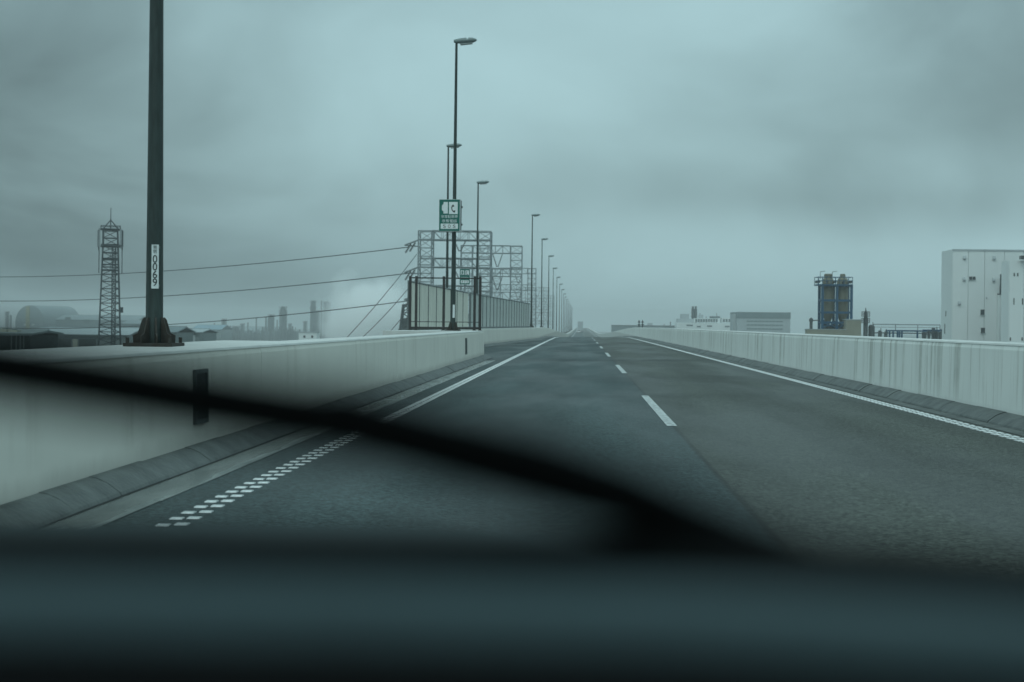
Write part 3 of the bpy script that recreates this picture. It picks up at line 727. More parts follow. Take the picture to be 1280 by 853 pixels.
for ax in (-1.7, 1.75):
    MB().bar((ax, -.4, zpx(342)), (ax, -.4, zpx(300)), .09).build('antenna_pole', M['dark_steel'], tw)
m = MB(); z = zpx(287)
for sx in (-1, 1):
    for sy in (-1, 1): m.bar((sx*1.2, sy*1.2, z), (0, 0, z + 1.5), .10)
m.build('peak_frame', M['dark_steel'], tw)
MB().tube((0,0,z+.2),(0,0,zpx(260)),.10,.05,n=8).build('lightning_rod', M['dark_steel'], tw)
MB().box(1.6,2.0,-.6,-.2,zpx(391),zpx(384)).build('junction_box', M['dark_steel'], tw)

# ------------------------------------------------------------------ works buildings on the left
def gable_shed(name, label, px0, px1, py_eave, py_ridge, d, depth, wall, roof, bays=None, cat='shed'):
    a, b = at(px0, py_eave, d), at(px1, py_eave, d); zr_ = at(px0, py_ridge, d).z
    t_ = thing(name, label, cat, (a.x, d, GROUND)); L = b.x - a.x; ze = a.z - GROUND; zg = zr_ - GROUND
    MB().box(0, L, 0, depth, 0, ze).build('wall', wall, t_)
    m = MB(); m.sweep([[(x, y, z) for y, z in ((-.5, ze-.05), (depth/2, zg), (depth+.5, ze-.05), (depth+.5, ze+.12), (depth/2, zg+.2), (-.5, ze+.12))] for x in (-.4, L+.4)])
    rf = m.build('roof', roof, t_)
    MB().box(-.4, L+.4, depth/2-.25, depth/2+.25, zg+.14, zg+.32).build('ridge_cap', M['roof_pale'], rf)
    MB().box(-.4, L+.4, -.62, -.5, ze-.12, ze+.10).build('eaves_gutter', M['band'], rf)
    for (q0, q1, r0, r1, mt) in bays or []:
        x0, x1 = at(q0, 430, d).x - a.x, at(q1, 430, d).x - a.x; z1 = at(q0, r0, d).z - GROUND; z0 = at(q0, r1, d).z - GROUND
        dr = MB().box(x0, x1, -.10, -.002, z0, z1).build('bay_door', mt, t_)
        MB().box(x0-.15, x1+.15, -.14, -.101, z1, z1+.2).build('lintel', M['band'], dr)
    return t_
gable_shed('long_shed', 'long pale roofed shed with dark doors behind the barrier by the tower', 36, 160, 418.5, 410.5, 285, 16, M['shed'], M['roof_pale'],
           [(67, 89, 424, 450, M['shed_dark']), (99, 120, 424, 450, M['shed_dark']), (91, 97, 424, 450, M['ivory'])])
ds = gable_shed('dark_shed', 'dark green shed at the far left edge behind the barrier', -30, 38, 418, 415.5, 150, 8, M['shed_dark'], M['shed'],
           [(14, 15, 420, 455, M['shed']), (20, 21, 420, 455, M['shed']), (25, 26, 420, 455, M['shed']), (29.5, 30.3, 420, 455, M['shed'])])
# loose plant on its roof
for i, (p0, p1, q0, q1) in enumerate(((0, 8, 411.5, 416), (10, 21, 413, 416))):
    a, b = at(p0, q0, 151), at(p1, q1, 151)
    t_ = thing('roof_unit', ('left' if i == 0 else 'right') + ' pale ventilation unit on the dark green shed roof', 'roof unit', (a.x, 151, b.z), group='roof units on the dark shed')
    hgt = a.z - b.z; wd = b.x - a.x
    MB().box(0, wd, 0, 1.2, -.6, hgt).build('housing', M['ivory'], t_); MB().tube((wd*.5,.6,hgt),(wd*.5,.6,hgt+.12),.25,n=12).build('fan_cowl', M['shed'], t_)
# barrel vaulted hangar
d = 1000; a, b = at(17, 407, d), at(57, 407, d); cx = (a.x + b.x) / 2; rad = (b.x - a.x) / 2; zsp = a.z - .5; hv = at(40, 382, d).z - zsp
hg = thing('vaulted_hangar', 'hazy hangar with a rounded vault roof at far left', 'hangar', (cx, d, GROUND), R(-14))
MB().box(-rad, rad, 0, 42, 0, zsp - GROUND).build('wall', M['vault'], hg)
m = MB(); arc = [(math.cos(math.pi*i/16)*rad*1.02, math.sin(math.pi*i/16)**.8*hv + zsp - GROUND) for i in range(17)]
m.sweep([[(x, y, z) for x, z in arc] for y in (-.01, 20, 42)]); auto(m.build('vault_roof', M['vault'], hg), 30)
MB().box(-2.6, .1, -.4, -.05, 2, zsp - GROUND + hv*.96).build('yellow_strip', M['yellow'], hg)
for k in (-3.2, 2.6): MB().box(k-.9,k+.9,-.25,-.02,zsp-GROUND+.2,zsp-GROUND+1.6).build('panel', M['clad_dark'], hg)
gable_shed('low_hall', 'hazy low hall with a flat grey roof joined behind the hangar', 70, 172, 400, 394, 900, 30, M['vault'], M['vault'],
           [(81, 88, 397, 400.5, M['band']), (104, 112, 400, 405.5, M['band'])], 'hall')
gable_shed('far_hall', 'hazy low hall just right of the near lamp post base', 222, 250, 416, 412.5, 330, 15, M['shed'], M['roof_pale'], [(230, 235, 419, 428, M['clad_dark']), (239, 244, 419, 428, M['clad_dark'])], 'hall')
gable_shed('blue_roofed_hall', 'hazy hall with a bluish roof left of the refinery columns', 240, 276, 412, 406.5, 900, 30, M['shed'], M['roof_blue'], None, 'hall')
gable_shed('grey_workshop', 'small grey workshop beside the near lamp post', 199, 219, 416, 410, 260, 12, M['shed'], M['vault'], [(205, 210, 418, 430, M['clad_dark'])])
gable_shed('grey_hall', 'faint grey hall between the tower and the near lamp post', 150, 186, 405, 401, 700, 30, M['vault'], M['vault'], None, 'hall')
gable_shed('distant_roof', 'faint long roof line beyond the refinery columns', 262, 352, 413, 408, 1500, 40, M['vault'], M['vault'], None, 'hall')
# refinery
def column(px, w_px, py, d, lab, plats=2, pipe=True, name='refinery_stack', cat='stack', m_=None):
    p = at(px, py, d); r = w_px / F * d / 2; h = p.z - GROUND; mt = m_ or M['stack']
    t_ = thing(name, lab, cat, (p.x, d, GROUND), group='columns and stacks of the refinery')
    auto(MB().lathe([(r*1.15,0),(r*1.15,h*.25),(r,h*.30),(r,h-r*.6),(r*.8,h-r*.2),(r*.3,h)], n=16).build('shell', mt, t_))
    for k in range(plats):
        z = h * (.98 - .17 * k) - .6; q = MB(); q.lathe([(r*1.02,z),(r*1.5+.3,z),(r*1.5+.3,z+.12),(r*1.02,z+.12)], n=14)
        for i in range(10):
            t = 2*math.pi*i/10; q.bar(((r*1.5+.25)*math.cos(t),(r*1.5+.25)*math.sin(t),z+.1),((r*1.5+.25)*math.cos(t),(r*1.5+.25)*math.sin(t),z+1.1),.08)
        q.lathe([(r*1.5+.2,z+1.05),(r*1.5+.3,z+1.05),(r*1.5+.3,z+1.15),(r*1.5+.2,z+1.15)], n=14); q.build('platform', mt, t_)
    if w_px > 4:
        q = MB(); lattice_col(q, 0, 0, 0, h * random.uniform(.86, 1.02), 2.5*r, 2.3*r, 2.6, .2, .12); q.build('access_frame', mt, t_)
        for k in range(4):
            q = random.uniform(-1.5, 1.5) * r; MB().tube((q, -1.3*r, 0), (q, -1.3*r, h * random.uniform(.6, 1.06)), random.uniform(.14, .3), n=6).build('side_pipe', mt, t_)
    if pipe:
        MB().tube((r+.5,-.3,0),(r+.5,-.3,h+.2),.22,n=8).build('riser_pipe', mt, t_)
        MB().bar((-r-.3,-.2,0),(-r-.3,-.2,h*.97),.25).build('ladder', mt, t_)
    return t_
DR = 1150
cols = [(9, 3.2, 390, 'faint stack at the extreme left beside the vaulted hangar', 1), (13.5, 2.4, 394, 'lower faint stack at the extreme left', 0), (280, 4.0, 399, 'slim refinery column farthest left in the haze', 2), (295, 6, 408, 'short thick refinery vessel beside the slim left column', 1),
        (320.5, 1.8, 397, 'thin flue stack left of the paired refinery columns', 0), (332.5, 2.2, 396, 'thin flue stack touching the stubby refinery column', 0),
        (339, 5, 393.5, 'stubby refinery column left of the broad column', 2), (354, 6.5, 383.5, 'broad refinery column standing alone', 2),
        (391.5, 4.6, 376, 'tall refinery column left of the steam plume', 2), (402, 2.0, 376, 'thin stack between the two tall columns by the steam', 0),
        (409, 6.0, 377, 'tall broad refinery column at the edge of the steam plume', 3), (381.5, 3.0, 402, 'low pipe stack beside the white refinery hut', 1),
        (288, 1.6, 407, 'very thin vent stack right of the slim left column', 0), (303, 3.2, 405, 'small vessel midway between left column and flue stacks', 1),
        (310, 1.5, 403, 'very thin vent stack before the paired columns', 0), (346.5, 1.5, 400, 'very thin stack between stubby and broad columns', 0),
        (362.5, 2.6, 405, 'short column right of the broad refinery column', 1), (397, 3.2, 389, 'middling column between the two tallest columns', 1),
        (420, 2.0, 403, 'short stack half lost in the steam plume', 0), (268, 1.6, 404, 'very thin stack over the bluish hall roof', 0),
        (374.5, 2.4, 412, 'lowest little vent stack over the white refinery hut', 0)]
for (px, wp, py, lab, npl) in cols: column(px, wp, py, DR, lab, npl, npl > 0)
# structure between the tall columns
a, b = at(389, 388, DR + 8), at(412, 430, DR + 8)
t_ = thing('pipe_structure', 'hazy steel pipe structure between the tall refinery columns', 'structure', (0, DR + 8, GROUND))
m = MB(); lattice_col(m, (a.x+b.x)/2, 0, 0, a.z - GROUND, b.x - a.x, 5, 2.6, .35, .2); m.build('frame', M['stack'], t_)
for k in range(5): MB().tube((a.x + .6 + k*1.1, -1, 0), (a.x + .6 + k*1.1, -1, (a.z-GROUND)*(.75+.05*(k%3))), .3, n=8).build('riser_pipe', M['stack'], t_)
for k in range(3):
    z = (a.z - GROUND) * (.55 + .14 * k); MB().box(a.x, b.x, -2.4, 2.4, z, z + .5).build('deck', M['stack'], t_)
a, b = at(373.5, 416, 400), at(395.5, 430, 400)
t_ = thing('white_hut', 'small white flat roofed hut below the refinery columns', 'hut', (a.x, 400, GROUND))
MB().box(0, b.x - a.x, 0, 5, 0, a.z - GROUND).build('wall', M['white_wall'], t_)
MB().box(-.15, b.x - a.x + .15, -.15, 5.15, a.z - GROUND, a.z - GROUND + .2).build('roof', M['clad_dark'], t_)
for q in (1.2, 3.2): MB().box(q, q+.5, -.06, -.002, a.z-GROUND-1.3, a.z-GROUND-.7).build('window', M['hole'], t_)
for i, (p0, p1, q0) in enumerate(((276, 325, 414), (326, 372, 412), (412, 440, 415))):
    a, b = at(p0, q0, 1000), at(p1, 430, 1000)
    t_ = thing('process_block', ['hazy pipe block below the thin flue stacks','hazy pipe block below the broad refinery column','hazy pipe block below the steam plume'][i], 'plant', (a.x, 1000, GROUND), group='process blocks of the refinery')
    m = MB(); W_ = b.x - a.x; m.box(0, W_, 0, 5, 0, a.z - GROUND - 1); m.build('housing', M['shed'], t_)
    for k in range(26): MB().tube((W_*(k+.5)/26, -.5, 0), (W_*(k+.5)/26, random.uniform(-1, 1), a.z - GROUND + random.uniform(-1, 2.4)), random.uniform(.12, .5), n=8).build('pipe', M['stack'], t_)
# truss tower behind the frame fence
c = at(507, 420, 260)
t_ = thing('lattice_pylon', 'squat dark lattice pylon at the left end of the screen', 'pylon', (c.x + .4, 260, 0))
m = MB(); lattice_col(m, 0, 0, GROUND, at(507, 381, 260).z, 5, 5, 1.4, .22, .12, (1.6, 1.6)); m.build('mast', M['plant'], t_)
MB().box(-1.0,1.0,-.8,.8,GROUND,at(507,398,260).z).build('cabinet', M['plant'], t_)

# ------------------------------------------------------------------ works on the right
# white warehouse
DW = 260; a = at(1191, 312, DW); b = at(1420, 312, DW); zt = a.z - GROUND
wh = thing('white_warehouse', 'tall white panel clad warehouse at the right edge', 'warehouse', (a.x, DW, GROUND))
Wd = b.x - a.x
MB().box(.2, Wd, .25, 7.8, 0, zt - .1).build('core', M['band'], wh)
xs = [0] + [at(q, 360, DW).x - a.x for q in (1210, 1230.5, 1255, 1279, 1304, 1329, 1354, 1379, 1404)] + [Wd]
for x0, x1 in zip(xs[:-1], xs[1:]):
    zz = [0, 6, 12, 16.5, zt - 2.3, zt - .15]
    for z0, z1 in zip(zz[:-1], zz[1:]):
        pass
    MB().box(x0 + .03, x1 - .03, -.05, .25, 0, zt).build('wall_panel', M['white_wall'], wh)
for k in range(2):
    y0, y1 = .25 + k * 3.8, .25 + (k + 1) * 3.8
    MB().box(-.05, .2, y0 + .03, y1 - .03, 0, zt).build('wall_panel', M['white_wall'], wh)
MB().box(-.12, Wd, -.12, -.051, zt - .25, zt + .05).build('parapet_trim', M['clad_dark'], wh)
def on_wh(px, py): p = at(px, py, DW); return p.x - a.x, p.z - GROUND
for (px, py, wp, hp) in ((1213.2, 348, 3.6, 4), (1217.4, 348, 3.6, 4), (1228, 390.5, 5, 6.5), (1228.5, 413.3, 5, 6.5), (1255, 390, 2, 7), (1254.7, 413.5, 2, 8)):
    x, z = on_wh(px, py); wx_, hz = wp / F * DW / 2, hp / F * DW / 2
    w_ = MB().box(x-wx_, x+wx_, -.10, -.053, z-hz, z+hz).build('window', M['hole'], wh)
    MB().box(x-wx_-.08, x+wx_+.08, -.22, -.101, z-hz-.1, z-hz).build('sill', M['clad_dark'], w_)
for (px, py) in ((1205.5, 322), (1242.3, 322.5), (1204.8, 349), (1241.8, 349.8), (1198.8, 379), (1250.4, 388), (1233, 372.5)):
    x, z = on_wh(px, py); s_ = .21 if px != 1233 else .1
    v_ = MB(); v_.prism([(0,-.9*s_*1.5),(-1.6*s_,-.9*s_*1.5),(-1.6*s_,-.1),(-.6*s_,s_*1.5),(0,s_*1.5)], (x-s_, -.052, z), (0,1,0), (0,0,1), (1,0,0), 2*s_)
    h_ = v_.build('vent_hood', M['clad_dark'], wh); MB().box(x-s_*.9, x+s_*.9, -.052-1.5*s_, -.06, z-1.55*s_, z-1.36*s_).build('vent_grille', M['hole'], h_)
for (y, py0, py1) in ((4.2, 388.5, 395.5), (4.9, 405, 418)):
    MB().box(-.09, -.052, y-.25, y+.25, on_wh(1191, py1)[1], on_wh(1191, py0)[1]).build('side_window', M['hole'], wh)
# annex
DA = 246; a2 = at(1262, 326, DA); b2 = at(1480, 326, DA)
an = thing('warehouse_annex', 'nearer white clad annex cut off by the right edge', 'warehouse', (a2.x, DA, GROUND)); z2 = a2.z - GROUND; W2_ = b2.x - a2.x
MB().box(.2, W2_, .25, 4.5, 0, z2 - .1).build('core', M['band'], an)
for k in range(12):
    MB().box(W2_*k/12 + .025, W2_*(k+1)/12 - .025, -.03, .25, 0, z2).build('wall_panel', M['white_wall'], an)
MB().box(-.06, .19, .25, 4.5, 0, z2).build('wall_panel', M['white_wall'], an)
for (px, py, wp, hp) in ((1267.7, 343.5, 1.6, 4), (1272, 343.5, 1.6, 4), (1267.3, 377, 1.2, 8), (1278, 377, 1.4, 8), (1262.8, 424, 1.5, 4), (1277.5, 424, 1.5, 4)):
    p = at(px, py, DA); x, z = p.x - a2.x, p.z - GROUND; hx, hz = wp/F*DA/2, hp/F*DA/2
    MB().box(x-hx, x+hx, -.08, -.032, z-hz, z+hz).build('window', M['hole'], an)
MB().box(1.5, 3.4, -1.1, -.031, z2-.0+1.0-.8, z2+.75).build('roof_box', M['hole'], an)
# stair tower and platform between the two
p = at(1256.5, 352, DW - 1.6); t_ = thing('roof_platform', 'small dark steel platform clinging to the warehouse beside the annex', 'platform', (p.x, DW - 1.6, GROUND))
zp = p.z - GROUND
MB().box(-.9, .9, 0, 1.45, zp-2.2, zp-2.0).build('deck', M['dark_steel'], t_)
m = MB()
for sx in (-.85, 0, .85): m.bar((sx, .05, zp-2), (sx, .05, zp-.9), .09)
m.bar((-.85, .05, zp-.9), (.85, .05, zp-.9), .09); m.bar((-.85,.05,zp-1.45),(.85,.05,zp-1.45),.07); m.build('handrail', M['dark_steel'], t_)
MB().box(-.3, .5, .9, 1.45, zp-2, zp+.7).build('duct', M['clad_dark'], t_); MB().tube((-.6,.6,zp-2),(-.6,.6,zp+1.2),.12,n=8).build('pipe', M['dark_steel'], t_)
m = MB().box(-.9, 1.0, .2, 1.45, 0, zp-2.25); m.build('shaft', M['white_wall'], t_)
# silo tower
DS = 230; sc_ = DS / F; cx0 = at(1044, 380, DS).x
st = thing('silo_tower', 'blue steel silo tower with two cream silos above the right barrier', 'silo tower', (cx0, DS, GROUND))
def zs(py): return at(1044, py, DS).z - GROUND
def xs_(px): return at(px, 380, DS).x - cx0
hwx, hwy = (xs_(1062) - xs_(1026)) / 2, 1.5
for sx in (-1, 0, 1):
    for sy in (-1, 1):
        MB().box(sx*hwx-.19, sx*hwx+.19, sy*hwy-.16, sy*hwy+.16, 0, zs(357)).build('column', M['blue'], st)
for py in (357.5, 376, 391, 403.5):
    z = zs(py)
    for sy in (-1, 1): MB().box(-hwx-.17, hwx+.17, sy*hwy-.12, sy*hwy+.12, z-.16, z+.16).build('beam', M['blue'], st)
    for sx in (-1, 1): MB().box(sx*hwx-.12, sx*hwx+.12, -hwy+.13, hwy-.13, z-.14, z+.14).build('beam', M['blue'], st)
m = MB()
for x0, x1 in ((-hwx, 0), (0, hwx)):
    m.bar((x0, -hwy-.02, zs(410)), (x1, -hwy-.02, zs(404)), .12); m.bar((x1, -hwy-.02, zs(410)), (x0, -hwy-.02, zs(404)), .12)
m.build('brace', M['blue'], st)
for sx in (-1, 1):
    r = hwx * .39; cx_ = sx * hwx * .5
    s_ = auto(MB().lathe([(r,zs(392)),(r,zs(352)),(r*.85,zs(349)),(r*.45,zs(347))], cx_, 0, 24).build('silo', M['silo'], st))
    auto(MB().lathe([(r*.18,zs(409)),(r*.97,zs(393)),(r*.97,zs(392.01))], cx_, 0, 20).build('hopper', M['silo_low'], s_))
    MB().lathe([(r*1.03,zs(376.6)),(r*1.03,zs(375.4))], cx_, 0, 24).build('band', M['blue'], s_)
    t_r = r * (.75 if sx < 0 else .5)
    auto(MB().lathe([(t_r,zs(350)),(t_r,zs(344)),(t_r*.8,zs(342.6))], cx_, 0, 18).build('filter_housing', M['silo_low'], s_))
pl = MB().box(-hwx-.75, hwx+.15, -hwy-.3, hwy+.3, zs(356.5)-.12, zs(356.5)+.08).build('top_deck', M['blue'], st)
m = MB()
for sy in (-hwy-.28, hwy+.28):
    for k in range(9): x = -hwx-.7 + (2*hwx+.8)*k/8; m.bar((x, sy, zs(356)), (x, sy, zs(347)), .06)
    for py in (347, 351.5): m.bar((-hwx-.7, sy, zs(py)), (hwx+.1, sy, zs(py)), .06)
for x in (-hwx-.7, hwx+.1):
    for py in (347, 351.5): m.bar((x, -hwy-.28, zs(py)), (x, hwy+.28, zs(py)), .06)
m.build('handrail', M['blue'], pl)
for k in range(5): x = -hwx-.5 + (2*hwx+.5)*k/4; MB().box(x-.12, x+.12, -hwy-.2, hwy+.2, zs(354.5)+.02, zs(351)).build('conveyor', M['plant'], pl)
for px in (1025, 1040):
    x = xs_(px); m = MB(); m.bar((x, 0, zs(349)), (x, 0, zs(340)), .07); m.bar((x, 0, zs(340)), (x+.7, 0, zs(339.3)), .07); m.build('lamp_arm', M['steel'], pl)
for k in range(7):
    x = -hwx + .35 + (2*hwx-.7)*k/6; MB().box(x-.14, x+.14, -1.1, -.7, zs(413), zs(400 + (k*37 % 5))).build('feeder', M['plant'], st)
m = MB().box(-hwx+.2, hwx-.2, -.6, 1.2, zs(416), zs(406)); m.build('process_deck', M['plant'], st)
# beige clad building under the silos, its dust pipe
a3, b3 = at(1009, 412, DS - 4), at(1076.5, 400.5, DS - 4); mid = at(1058, 400.5, DS - 4)
t_ = thing('beige_building', 'beige corrugated low building in front of the silo tower', 'building', (a3.x, DS - 4, GROUND))
zl, zh = a3.z - GROUND, b3.z - GROUND; Wl = mid.x - a3.x; Wt = b3.x - a3.x
MB().box(0, Wl, 0, 2.2, 0, zl).build('low_wing', M['beige'], t_); MB().box(Wl + .01, Wt, 0, 6, 0, zh).build('tall_wing', M['beige'], t_)
MB().box(Wl - .05, Wt + .08, -.08, 6.08, zh, zh + .14).build('roof', M['clad_dark'], t_); MB().box(-.08, Wl, -.08, 2.25, zl, zl + .08).build('roof', M['clad_dark'], t_)
for k in range(int(Wt / .32)):
    x = .16 + k * .32; MB().box(x-.05, x+.05, -.05, -.001, 0, (zl if x < Wl else zh) - .01).build('cladding_rib', M['beige'], t_)
m = MB(); m.tube((.7, 1.0, zl), (.7, 1.0, zl + 1.15), .22, n=10); m.lathe([(.3, zl+1.15), (.3, zl+1.5), (.1, zl+1.7)], .7, 1.0, 12); m.tube((.7,1.0,zl+1.3),(1.9,1.0,zl+1.35),.08,n=6); m.build('dust_pipe', M['plant'], t_)
# process column and tanks
def zpx2(py, d): return at(1082, py, d).z - GROUND
c = at(1082, 410, 226); t_ = thing('process_column', 'slim dark process column right of the beige building', 'column', (c.x, 226, GROUND))
auto(MB().lathe([(.34,0),(.34,zpx2(399,226)),(.26,zpx2(397,226)),(.26,zpx2(391,226)),(.12,zpx2(389,226)),(.05,zpx2(385,226))], n=14).build('shell', M['plant'], t_))
for py in (396, 404):
    m = MB(); z = zpx2(py, 226); m.lathe([(.35,z),(.60,z),(.60,z+.06),(.35,z+.06)], n=12)
    for i in range(8): t = i*math.pi/4; m.bar((.58*math.cos(t),.58*math.sin(t),z),(.58*math.cos(t),.58*math.sin(t),z+.75),.05)
    m.lathe([(.56,z+.7),(.6,z+.7),(.6,z+.75),(.56,z+.75)], n=12); m.build('platform', M['plant'], t_)
for i, (px, wp, py) in enumerate(((1089.5, 8, 406), (1100, 5, 413), (1107, 4, 414.5))):
    p = at(px, py, 228); r = wp/F*228/2
    t_ = thing('process_tank', ['squat grey tank right of the slim process column','small grey vessel left under the pipe rack','smallest grey vessel under the pipe rack'][i], 'tank', (p.x, 228, GROUND), group='tanks by the pipe rack')
    h = p.z - GROUND; auto(MB().lathe([(r,0),(r,h-.3),(r*.7,h-.05),(r*.2,h)], n=16).build('shell', M['plant'], t_)); MB().tube((r*.4,0,h-.2),(r*.4,0,h+.35),.06,n=6).build('nozzle', M['plant'], t_)
# blue pipe rack
a4, b4 = at(1094, 405.5, 228), at(1178, 405.5, 228)
t_ = thing('pipe_rack', 'long blue pipe rack with grey handrail between silo tower and warehouse', 'pipe rack', (a4.x, 229.5, GROUND))
zt4 = a4.z - GROUND; Wr = b4.x - a4.x; zd = at(1094, 412.5, 228).z - GROUND
m = MB()
for k in range(4): x = Wr*k/3; m.bar((x,0,zd),(x,0,zt4),.09)
m.bar((0,0,zt4),(Wr,0,zt4),.11); m.bar((0,0,(zt4+zd)/2),(Wr,0,(zt4+zd)/2),.05); m.build('handrail', M['steel'], t_)
MB().box(Wr*.2, Wr, -.1, .9, zd-.22, zd).build('deck', M['blue'], t_)
for px in (1111, 1114.5, 1119, 1124.5, 1127, 1130, 1149.5):
    x = at(px, 412, 228).x - a4.x; MB().box(x-.12, x+.12, -.08, .08, 0, zd-.23).build('column', M['blue'], t_)
for k in range(3): MB().tube((0,.3+.25*k,zd-.45-.0*k),(Wr,.3+.25*k,zd-.45),.09,n=8).build('pipe', M['plant'], t_)
# machinery at the right end of the rack
a5 = at(1163, 408.5, 226)
t_ = thing('machinery_skid', 'cluster of dark machinery and pipes against the warehouse', 'machinery', (a5.x, 225.5, GROUND)); h = a5.z - GROUND
random.seed(5)
for k in range(14):
    x = random.uniform(-1.3, 1.5); hh = h + random.uniform(-.9, .1) - (.3 if abs(x) > 1 else 0); r = random.uniform(.07, .24)
    MB().tube((x, random.uniform(-.5,.5), 0), (x, random.uniform(-.5,.5), hh), r, n=10).build('vessel' if r > .16 else 'pipe', M['plant'], t_)
for k in range(3): MB().bar((-1.3, -.2+.2*k, h-.5-.35*k), (1.5, -.2+.2*k, h-.5-.35*k), .1).build('crossbar', M['blue'] if k == 0 else M['plant'], t_)

# banded grey building
DB = 560; a6, b6 = at(921.5, 390.5, DB), at(988, 390.5, DB)
t_ = thing('banded_building', 'grey flat roofed building with dark upper band and striped windows', 'building', (a6.x, DB, GROUND)); zt6 = a6.z - GROUND; W6 = b6.x - a6.x
MB().box(0, W6, 0, 25, 0, zt6).build('wall', M['clad_dark'], t_)
def z6(py): return at(921.5, py, DB).z - GROUND
MB().box(-.1, W6+.1, -.12, 25.1, z6(398), zt6+.1).build('upper_band', M['pale_band'], t_)
for py in (401.5, 406.2, 411):
    w_ = MB().box(W6*.18, W6*.86, -.08, -.002, z6(py)-.22, z6(py)+.22).build('window_band', M['pale_band'], t_)
    for k in range(9): x = W6*(.18+.68*(k+1)/10); MB().box(x-.05, x+.05, -.12, -.081, z6(py)-.22, z6(py)+.22).build('mullion', M['clad_dark'], w_)
p = at(916, 392.5, DB+4); MB().box(p.x-a6.x, -.02, 4, 14, 0, p.z-GROUND).build('stair_tower', M['clad_dark'], t_)
# factory complex
DF = 640
def blk(par, nm, p0, p1, q0, d0, d1, mt, q1=425):
    a_, b_ = at(p0, q0, DF), at(p1, q1, DF); MB_ = MB().box(a_.x, b_.x, d0, d1, max(0, b_.z-GROUND) if q1 < 425 else 0, a_.z-GROUND); return MB_.build(nm, mt, par)
t_ = thing('factory_complex', 'hazy factory with twin flues, piping and stepped roofs right of the road', 'factory', (0, DF, GROUND))
blk(t_, 'wall', 846, 920, 403.5, 0, 14, M['white_wall']); u = blk(t_, 'upper_storey', 868, 900, 398, 2, 12, M['white_wall'], 403.5)
for k in range(9): blk(u, 'window', 869.5+k*3.2, 871.9+k*3.2, 399, 1.9, 1.999, M['band'], 402.8)
u = blk(t_, 'upper_storey', 903, 915, 397.5, 2, 12, M['white_wall'], 403.5)
for k in range(3): blk(u, 'window', 904+k*3.6, 906.6+k*3.6, 399, 1.9, 1.999, M['band'], 402.8)
blk(t_, 'plant_room', 847, 868, 398.5, 3, 9, M['clad_dark'], 403.5); blk(t_, 'plant_room', 852, 862, 392.5, 4, 9, M['clad_dark'], 398.5)
blk(t_, 'plant_room', 875, 880, 393.5, 4, 8, M['clad_dark'], 398); blk(t_, 'plant_room', 889, 901, 395.5, 4, 8, M['band'], 398)
for px in (867.2, 870.8):
    p = at(px, 383, DF); f_ = MB().tube((p.x, 5, 10), (p.x, 5, p.z-GROUND), .40, n=12).build('flue', M['plant'], t_)
    MB().lathe([(.62,p.z-GROUND-.3),(.62,p.z-GROUND-.18)], p.x, 5, 12).build('flue_collar', M['plant'], f_)
blk(t_, 'flue_frame', 865.5, 872.5, 386, 5.5, 6, M['plant'], 398)
for px in (857, 876, 884, 893, 897): 
    p = at(px, 391.5+(px%3)*2, DF); MB().bar((p.x, 4.5, 14), (p.x, 4.5, p.z-GROUND), .16).build('mast', M['plant'], t_)
for p0, p1, q in ((858,866,406),(871,876,407.5),(884,890,407),(906,912,407.5)): blk(t_, 'window', p0, p1, q, -.08, -.002, M['band'], q+1.8)
# far long building
DL = 800; a7, b7 = at(765, 407.6, DL), at(850, 407.6, DL)
t_ = thing('far_long_building', 'hazy long low building just above the right barrier crest', 'building', (a7.x, DL, GROUND))
MB().box(0, b7.x-a7.x, 0, 20, 0, a7.z-GROUND).build('wall', M['vault'], t_); MB().box(-.1, b7.x-a7.x+.1, -.15, 20, a7.z-GROUND, a7.z-GROUND+.5).build('parapet', M['stack'], t_)
for q0, q1, py in ((810, 816, 404), (830, 832, 405.5)):
    x0, x1 = at(q0, py, DL).x - a7.x, at(q1, py, DL).x - a7.x; MB().box(x0, x1, 4, 8, a7.z-GROUND+.51, at(q0, py, DL).z-GROUND).build('roof_unit', M['clad_dark'], t_)
for px in (838.5,): p = at(px, 402.5, DL); MB().tube((p.x-a7.x,3,10),(p.x-a7.x,3,p.z-GROUND),.3,n=8).build('vent_pipe', M['stack'], t_)

# ------------------------------------------------------------------ steam plume
def steam():
    m = bpy.data.materials.new('steam'); m.use_nodes = True; t = m.node_tree; t.nodes.clear()
    o = N(t, 'ShaderNodeOutputMaterial'); v = N(t, 'ShaderNodeVolumePrincipled'); v.inputs['Color'].default_value = (1,1,1,1); v.inputs['Anisotropy'].default_value = 0.0
    c = N(t, 'ShaderNodeTexCoord'); n = N(t, 'ShaderNodeTexNoise'); n.inputs['Scale'].default_value = .14; n.inputs['Detail'].default_value = 4; n.inputs['Roughness'].default_value = .6
    L_(t, c.outputs['Object'], n.inputs['Vector'])
    ln = N(t, 'ShaderNodeVectorMath', operation='LENGTH')
    mp_ = N(t, 'ShaderNodeMapping'); mp_.inputs['Scale'].default_value = (1/13, 1/10, 1/13); L_(t, c.outputs['Object'], mp_.inputs[0]); L_(t, mp_.outputs[0], ln.inputs[0])
    e = Mth(t, 'SUBTRACT', 1.0, ln.outputs['Value']); e = Mth(t, 'ADD', e, Mth(t, 'MULTIPLY', Mth(t, 'SUBTRACT', n.outputs[0], .5), 1.3))
    L_(t, Smooth(t, e, .0, .7, 0, .5), v.inputs['Density']); L_(t, v.outputs[0], o.inputs['Volume'])
    return m
c = at(462, 396, 420); m = MB(); ico = []
m.lathe([(.5,-13),(8,-11.5),(12.6,-5),(13.4,0),(12.6,5),(9,10.5),(4.5,13),(.4,13.8)], n=24)
sp = m.build('steam', steam()); sp.location = c + Vector((0,0,-1.2)); sp.scale = (1.25, 1.1, 1.15); tag(sp, 'white steam plume billowing behind the slanting wires', 'steam', kind='stuff')

